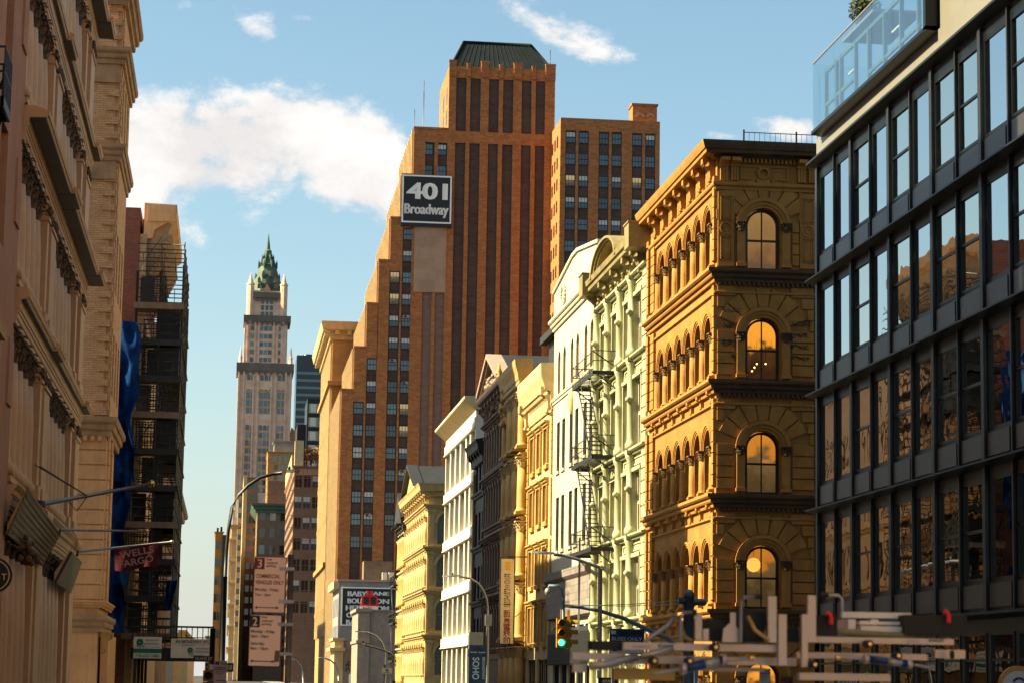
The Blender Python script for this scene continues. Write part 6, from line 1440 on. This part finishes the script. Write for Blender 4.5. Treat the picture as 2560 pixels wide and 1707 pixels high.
# banner on the lamp pole
t, w_, h_ = banner('pole_banner', 'dark blue banner with a district name running down the lamp pole', 1173, 1611, 1215, 1712, 126.7, [('o', 0, .5, 0, .01, m_signb)], m_signb)
put('peak', MB().ext_y([(-w_*.5, h_*.78), (0, h_*.98), (w_*.5, h_*.78), (w_*.5, h_*.7), (0, h_*.88), (-w_*.5, h_*.7)], -.01, -.002).mesh('peak', m_signk), t)
m_pale = M('pale_blue_print', (.42, .5, .56), .05, 2, .6, 0, 0)
put('lettering', text_fit('SOHO', 1.15, .36, m_pale, .004), t, (-w_*.1, -.014, h_*.42), (0, R(90), 0)); put('lettering', text_fit('BROADWAY', 1.15, .14, m_pale, .004), t, (w_*.34, -.014, h_*.42), (0, R(90), 0)); put('lettering', text_fit('WE ARE', .8, .07, m_pale, .004), t, (0, -.014, h_*.82))
# projecting vertical shop sign with latin and chinese lettering
YV = 154.5
x0, z1 = ony(1253, 1395, YV); x1, z0 = ony(1283, 1608, YV)
t = thing('vertical_shop_sign', 'tall cream projecting sign with dark latin letters above red Chinese characters', 'sign', ((x0+x1)/2, YV, z0)); w_, h_ = x1-x0, z1-z0
put('box', MB().box(-w_/2, w_/2, 0, .3, 0, h_).mesh('box', m_signy), t); put('frame', MB().box(-w_/2-.05, w_/2+.05, -.02, .32, -.06, 0).box(-w_/2-.05, w_/2+.05, -.02, .32, h_, h_+.06).box(-w_/2-.05, -w_/2, -.02, .32, 0, h_).box(w_/2, w_/2+.05, -.02, .32, 0, h_).mesh('frame', m_black), t)
put('bracket', MB().box(0, XR-t.location.x+.2, .1, .16, h_+.1, h_+.16).box(0, XR-t.location.x+.2, .1, .16, .1, .16).tube([(w_/2, .1, h_*.3), (XR-t.location.x, 1.2, h_*.42)], .025, 5).mesh('bracket', m_black), t)
put('mark', MB().ext_y([(-.2, h_-.2), (.2, h_-.2), (.12, h_-.36), (.2, h_-.5), (.1, h_-.62), (.2, h_-.74), (-.2, h_-.74), (-.1, h_-.62), (-.2, h_-.5), (-.12, h_-.36)], -.01, -.001).mesh('mark', m_yelp), t)
st_ = h_*.40/18
for i, ch in enumerate('BROADWAYELECTRONIC'): put('lettering', text_fit(ch, .42, st_*.66, m_navyp := M('dark_blue_print', (.02, .025, .06), .05, 2, .6, 0, 0) if i == 0 else m_navyp, .004), t, (0, -.006, h_-.95-st_*(i+.5)))
for i, ch in enumerate('新世界電器公司'): put('lettering', text_fit(ch, .46, .38, m_signr, .004), t, (0, -.006, h_*.40-.2-i*.345*h_/6.3))
put('seam', MB().box(-w_/2, w_/2, -.004, -.001, h_*.455, h_*.458).mesh('seam', m_brown), t)
# bus lane sign
t, w_, h_ = banner('bus_lane_sign', 'blue and black bus lane sign above the foreground rack', 1524, 1570, 1611, 1634, 84, [('#', 0, .84, .98, .28, m_signb), ('BUS LANE', .12, .84, .66, .16, m_pale), ('BUSES ONLY', 0, .6, .86, .15, m_pale), ('#', 0, .25, .98, .44, m_signw)], m_signk)
put('bus_mark', MB().box(-w_*.45, -w_*.32, -.016, -.012, h_*.78, h_*.92).mesh('bus_mark', m_pale), t); put('arrow', MB().ext_y([(-w_*.4, h_*.1), (-w_*.4, h_*.24), (-w_*.34, h_*.2), (-w_*.28, h_*.28), (-w_*.26, h_*.24), (-w_*.3, h_*.17), (-w_*.28, h_*.1)], -.016, -.012).mesh('arrow', m_signk), t); put('post', MB().tube([(-w_*.4, .1, -3.3), (-w_*.4, .1, h_)], .04, 6).mesh('post', m_steel), t)
banner('street_name_sign', 'dark street name plate reading Grand under the left end of the rack', 1495, 1692, 1545, 1708, 84.5, [('GRAND', .05, .4, .6, .5, m_signw)], m_signk)
banner('small_parking_sign', 'small white parking sign with red print seen below the ladder rack', 1899, 1670, 1926, 1716, 76, [('COMMERCIAL', 0, .86, .86, .09, m_dred), ('VEHICLES ONLY', 0, .74, .88, .09, m_dred), ('Monday - Friday', -.05, .58, .75, .07, m_dred), ('7am - 6pm', -.1, .46, .5, .07, m_dred)], m_signw)
p = P3(1722, 1500, 70); t = thing('utility_pole_top', 'blue grey pole top with a crossbar and wires behind the foreground rack', 'pole', (p.x, 70, 0)); put('shaft', MB().tube([(0, 0, .1), (0, 0, p.z+.12)], .16, 10).ball((0, 0, p.z+.16), .17, 10).mesh('shaft', m_bluegrey), t); put('crossbar', MB().tube([(-.32, 0, p.z+.0), (.5, 0, p.z-.05)], .1, 8).mesh('crossbar', m_bluegrey), t)
put('wire', MB().tube([(-.3, 0, p.z), P3(1600, 1508, 80)-t.location, P3(1410, 1515, 88)-t.location], .012, 4).tube([(-.3, 0, p.z-.12), P3(1560, 1514, 80)-t.location, P3(1410, 1510, 88)-t.location], .012, 4).mesh('wire', m_black), t)
# conifer on the terrace
X_ = 21.3; yl, zl_ = cyx, czx
t = thing('terrace_conifer', 'bushy conifer on the roof terrace peeking above the glass railing', 'plant', (X_, yl, zl_-.85)); put('planter', MB().box(-.35, .35, -.6, .6, 0, .25).mesh('planter', m_slate), t); put('trunk', MB().tube([(0, 0, .1), (0, 0, 1.1)], [.06, .03], 6).mesh('trunk', m_bark), t)
put('crown', crown(1300, (0, 0, .9), .62, .075, m_leaf, 8, (.9, 1.3, .9)), t)
# ------------------------------------------------------------------ work van with a ladder rack, close foreground
YR = 12.0
def Q(px, py, Y=YR): return ony(px, py, Y)
xl, _ = Q(1440, 1650); xr, _ = Q(2415, 1650); xm = (xl+xr)/2
van = thing('work_van', 'low white work van under the ladder rack in the foreground below the photo edge', 'van', (xm, YR+.4, 0)); HW = .88
body = MB(); pr = [(-1.3, .35), (-1.3, 1.0), (-1.22, 1.62), (-1.05, 1.72), (1.9, 1.72), (2.6, 1.2), (3.3, 1.05), (3.42, .8), (3.42, .35)]
body.add([(s*HW*(1 if z < 1.1 else .93), y, z) for s in (-1, 1) for y, z in pr], [tuple(range(8, -1, -1)), tuple(range(9, 18))]+[(i, (i+1) % 9, 9+(i+1) % 9, 9+i) for i in range(9)])
put('body', body.mesh('body', M('white_van_paint', (.7, .7, .7), .05, 1, .3, 0, .05)), van)
gv = glass('van_glass', (.01, .012, .014), 1, .03); put('rear_window', MB().quad((-.6, -1.29, 1.08), (.6, -1.29, 1.08), (.56, -1.235, 1.54), (-.56, -1.235, 1.54)).mesh('rear_window', gv), van)
put('windscreen', MB().quad((.7, 2.56, 1.26), (-.7, 2.56, 1.26), (-.7, 1.96, 1.69), (.7, 1.96, 1.69)).mesh('windscreen', gv), van)
for s in (-1, 1):
    put('side_window', MB().quad((s*.86, 1.0, 1.1), (s*.86, 2.2, 1.1), (s*.835, 1.8, 1.6), (s*.835, 1.0, 1.6)).mesh('side_window', gv), van); put('tail_light', MB().box(s*.8-.06, s*.8+.06, -1.32, -1.28, .75, 1.1).mesh('tail_light', m_red_), van)
    for y in (-.5, 2.5):
        wv = put('wheel', None, van, (s*.8, y, .33)); tyre = MB()
        tyre = MB().lathe(0, 0, [(.2, -.1), (.33, -.1), (.33, .1), (.2, .1)], 20); put('tyre', tyre.mesh('tyre', m_rubber), wv, (0, 0, 0), (0, R(90), 0)); put('rim', MB().lathe(0, 0, [(.05, -.08), (.2, -.09), (.2, .09), (.05, .08)], 14).mesh('rim', m_steel), wv, (0, 0, 0), (0, R(90), 0))
put('bumper', MB().box(-.85, .85, -1.42, -1.3, .4, .62).mesh('bumper', m_rubber), van)
rk = thing('ladder_rack', 'silver drop down ladder rack with blue gas struts and black clamps in the foreground', 'roof rack', (xm, YR, 1.74))
ro = rk.location
def bar(name, px0, py0, px1, py1, y0, dp, mat):
    x0, z1 = Q(px0, py0); x1, z0 = Q(px1, py1); return put(name, MB().box(x0-ro.x, x1-ro.x, y0, y0+dp, z0-ro.z, z1-ro.z).mesh(name, mat), rk)
bar('rail', 1556, 1604, 1940, 1629, -.02, .06, m_pinkal); bar('rail', 2040, 1590, 2385, 1611, 0, .06, m_pinkal)
bar('rail', 1435, 1629, 1570, 1649, .06, .05, m_pinkal); bar('rail', 1585, 1636, 2000, 1663, .08, .06, m_pinkal); bar('rail', 2000, 1628, 2330, 1649, .08, .06, m_pinkal)
bar('rail_end', 2345, 1622, 2421, 1645, .05, .07, m_pinkal); bar('rail_end', 1435, 1659, 1468, 1680, .03, .06, m_pinkal); bar('rail_end', 1584, 1636, 1640, 1660, .03, .05, m_pinkal)
bar('cross_beam', 1545, 1668, 1700, 1700, .14, .06, m_ochre); bar('cross_beam', 1700, 1664, 1930, 1678, .16, .06, m_steel); bar('cross_beam', 2010, 1680, 2240, 1702, .1, .06, m_pinkal); bar('cross_beam', 1470, 1651, 1580, 1658, .2, .06, m_steel)
for a in ((1914, 1490, 1935, 1605), (1940, 1535, 1960, 1662), (2013, 1488, 2033, 1605), (1998, 1535, 2013, 1666), (1733, 1533, 1749, 1600), (1752, 1571, 1766, 1600)): bar('upright', *a, -.06, .04, m_pinkal)
x0, z0 = Q(1800, 1604); s_ = 1/500
put('bracket_plate', MB().ext_y([(0, 0), (45*s_, 0), (45*s_, 30*s_), (34*s_, 40*s_), (34*s_, 74*s_), (20*s_, 74*s_), (20*s_, 48*s_), (2*s_, 32*s_)], -.06, -.045).mesh('bracket_plate', m_pinkal), rk, (x0-ro.x, 0, z0-ro.z))
def rod(name, pts, r, mat, y=0.0, n=8): return put(name, MB().tube([Vector((Q(*p)[0]-ro.x, y, Q(*p)[1]-ro.z)) for p in pts], r, n).mesh(name, mat), rk)
for pts, kp in ((((1843, 1605), (1843, 1502), (1850, 1494), (1885, 1491)), ((1878, 1491), (1896, 1491))), (((2095, 1530), (2095, 1497), (2086, 1489), (2052, 1488)), ((2060, 1488), (2042, 1488))), (((1693, 1600), (1693, 1540), (1698, 1532), (1725, 1530)), ((1722, 1530), (1734, 1530)))):
    h_ = rod('handle', pts, .009, m_steel, -.08); rod('handle_grip', kp, .014, m_rubber, -.08)
for a, b_, c_, d_ in ((((1702, 1670), (1802, 1648)), ((1802, 1648), (1872, 1644)), ((1702, 1670), (1622, 1684)), .024), (((2155, 1646), (2262, 1659)), ((2155, 1646), (2086, 1643)), ((2262, 1659), (2318, 1668)), .02)):
    rod('gas_strut', a, d_, m_blueanod, -.08, 12); rod('strut_rod', b_, .008, m_steel, -.08); rod('strut_rod', c_, .008, m_steel, -.08)
    for e in a: px, py = e; rod('strut_collar', ((px-6, py), (px+6, py)), d_*1.2, m_pinkal, -.08, 12)
    rod('strut_label', ((a[0][0]+52, a[0][1]-(11 if a[0][0] < 2000 else -6)), (a[0][0]+88, a[0][1]-(19 if a[0][0] < 2000 else -10))), d_*1.03, m_steel, -.0805, 12)
    rod('strut_joint', ((b_[1][0]-8, b_[1][1]), (b_[1][0]+6, b_[1][1])), .014, m_brass, -.08)
for px, py in ((1780, 1617), (1716, 1651), (1628, 1651), (2162, 1609), (2233, 1638), (2026, 1660)):
    x, z = Q(px, py); c = put('knob', MB().ext_y([(.02*math.cos(q*math.pi/8), .02*math.sin(q*math.pi/8)) for q in range(16)], -.1, -.02).mesh('knob', m_rubber), rk, (x-ro.x, 0, z-ro.z))
    put('knob_cap', MB().ext_y([(.009*math.cos(q*math.pi/6), .009*math.sin(q*math.pi/6)) for q in range(12)], -.106, -.1).mesh('knob_cap', m_brass), c)
for a in ((1745, 1545, 1810, 1602), (1855, 1528, 1912, 1604), (1965, 1568, 2000, 1604), (1480, 1600, 1556, 1625)): bar('clamp_block', *a, .02, .12, m_rubber)
for a in ((2032, 1534, 2100, 1588), (2270, 1535, 2425, 1586)): bar('clamp_block', *a, .05, .14, m_rubber)
rod('strap', ((1820, 1590), (1925, 1585), (2040, 1572), (2300, 1590)), .016, m_olive, .1)
rod('strap', ((1862, 1540), (1880, 1575), (1915, 1600)), .01, m_ochre, -.07); rod('strap', ((1620, 1602), (1680, 1560), (1698, 1535)), .012, m_steel, .1); rod('strap', ((1705, 1560), (1715, 1590), (1735, 1602)), .012, m_ochre, .05)
for px, py in ((2075, 1537), (2370, 1533)): rod('red_clip', ((px-6, py-6), (px+1, py-4), (px+6, py+6), (px+5, py+22)), .013, m_red_, .03)
rod('end_cap_tube', ((2374, 1635), (2380, 1635)), .022, m_rubber, -.02, 14); rod('silver_hinge', ((1470, 1664), (1520, 1658), (1590, 1640)), .022, m_steel, -.05, 10); rod('silver_hinge', ((1600, 1640), (1660, 1625), (1680, 1618)), .016, m_steel, -.03, 10)
def lab(body, px0, py0, px1, py1, y, mat): x0, z1 = Q(px0, py0); x1, z0 = Q(px1, py1); put('lettering', text_fit(body, x1-x0, z1-z0, mat, .001), rk, ((x0+x1)/2-ro.x, y, (z0+z1)/2-ro.z))
lab('ErgoRack', 1582, 1610, 1625, 1620, -.0225, m_grpr); lab('877-RACK-IT', 1644, 1609, 1682, 1618, -.0225, m_signk); lab('877-RACK-IT', 2322, 1596, 2360, 1604, -.0025, m_signk); lab('ErgoRack', 2266, 1598, 2300, 1606, -.0025, m_grpr)
ld = thing('aluminium_ladder', 'pale folding ladder lying flat across the ladder rack clamps', 'ladder', (Q(2190, 1550)[0], YR+.2, Q(2190, 1575)[1])); lo = ld.location
for i, a in enumerate(((2103, 1528, 2275, 1546), (2143, 1552, 2272, 1562), (2143, 1564, 2270, 1580))):
    x0, z1 = ony(a[0], a[1], YR+.2); x1, z0 = ony(a[2], a[3], YR+.2); put('rail' if i else 'top_rail', MB().box(x0-lo.x, x1-lo.x, -.02-.03*i, .02, z0-lo.z, z1-lo.z).mesh('rail', m_signw), ld)
put('rung', MB().box(-.1, -.06, -.03, .2, -.02, .06).box(.02, .06, -.03, .2, -.02, .06).mesh('rung', m_signw), ld)
# street level shop sign and white oval sign low at the right edge
banner('shop_sign', 'pale shop sign with dark lower case lettering below the rack', 2096, 1692, 2142, 1707, 64, [('ecco', 0, .4, .9, .6, m_signk)], m_whitel)
t = thing('arrow_panel', 'rounded white and orange panel with a dark arrow at the bottom right corner', 'sign', P3(2545, 1712, 40)); k = MB().ext_y([(.34*math.cos(math.pi*q/16), .33*math.sin(math.pi*q/16)) for q in range(17)], -.05, .05); put('panel', k.mesh('panel', m_ochre), t)
put('inner_panel', MB().ext_y([(.29*math.cos(math.pi*q/16), .24*math.sin(math.pi*q/16)) for q in range(17)], -.06, -.05).mesh('inner_panel', m_pale), t); put('arrow', MB().ring(0, .0, .1, .14, -.07, -.06, .5, 2.6, 10).mesh('arrow', m_signb), t); put('post', MB().tube([(0, 0, -1.6), (0, 0, 0)], .03, 6).mesh('post', m_steel), t)
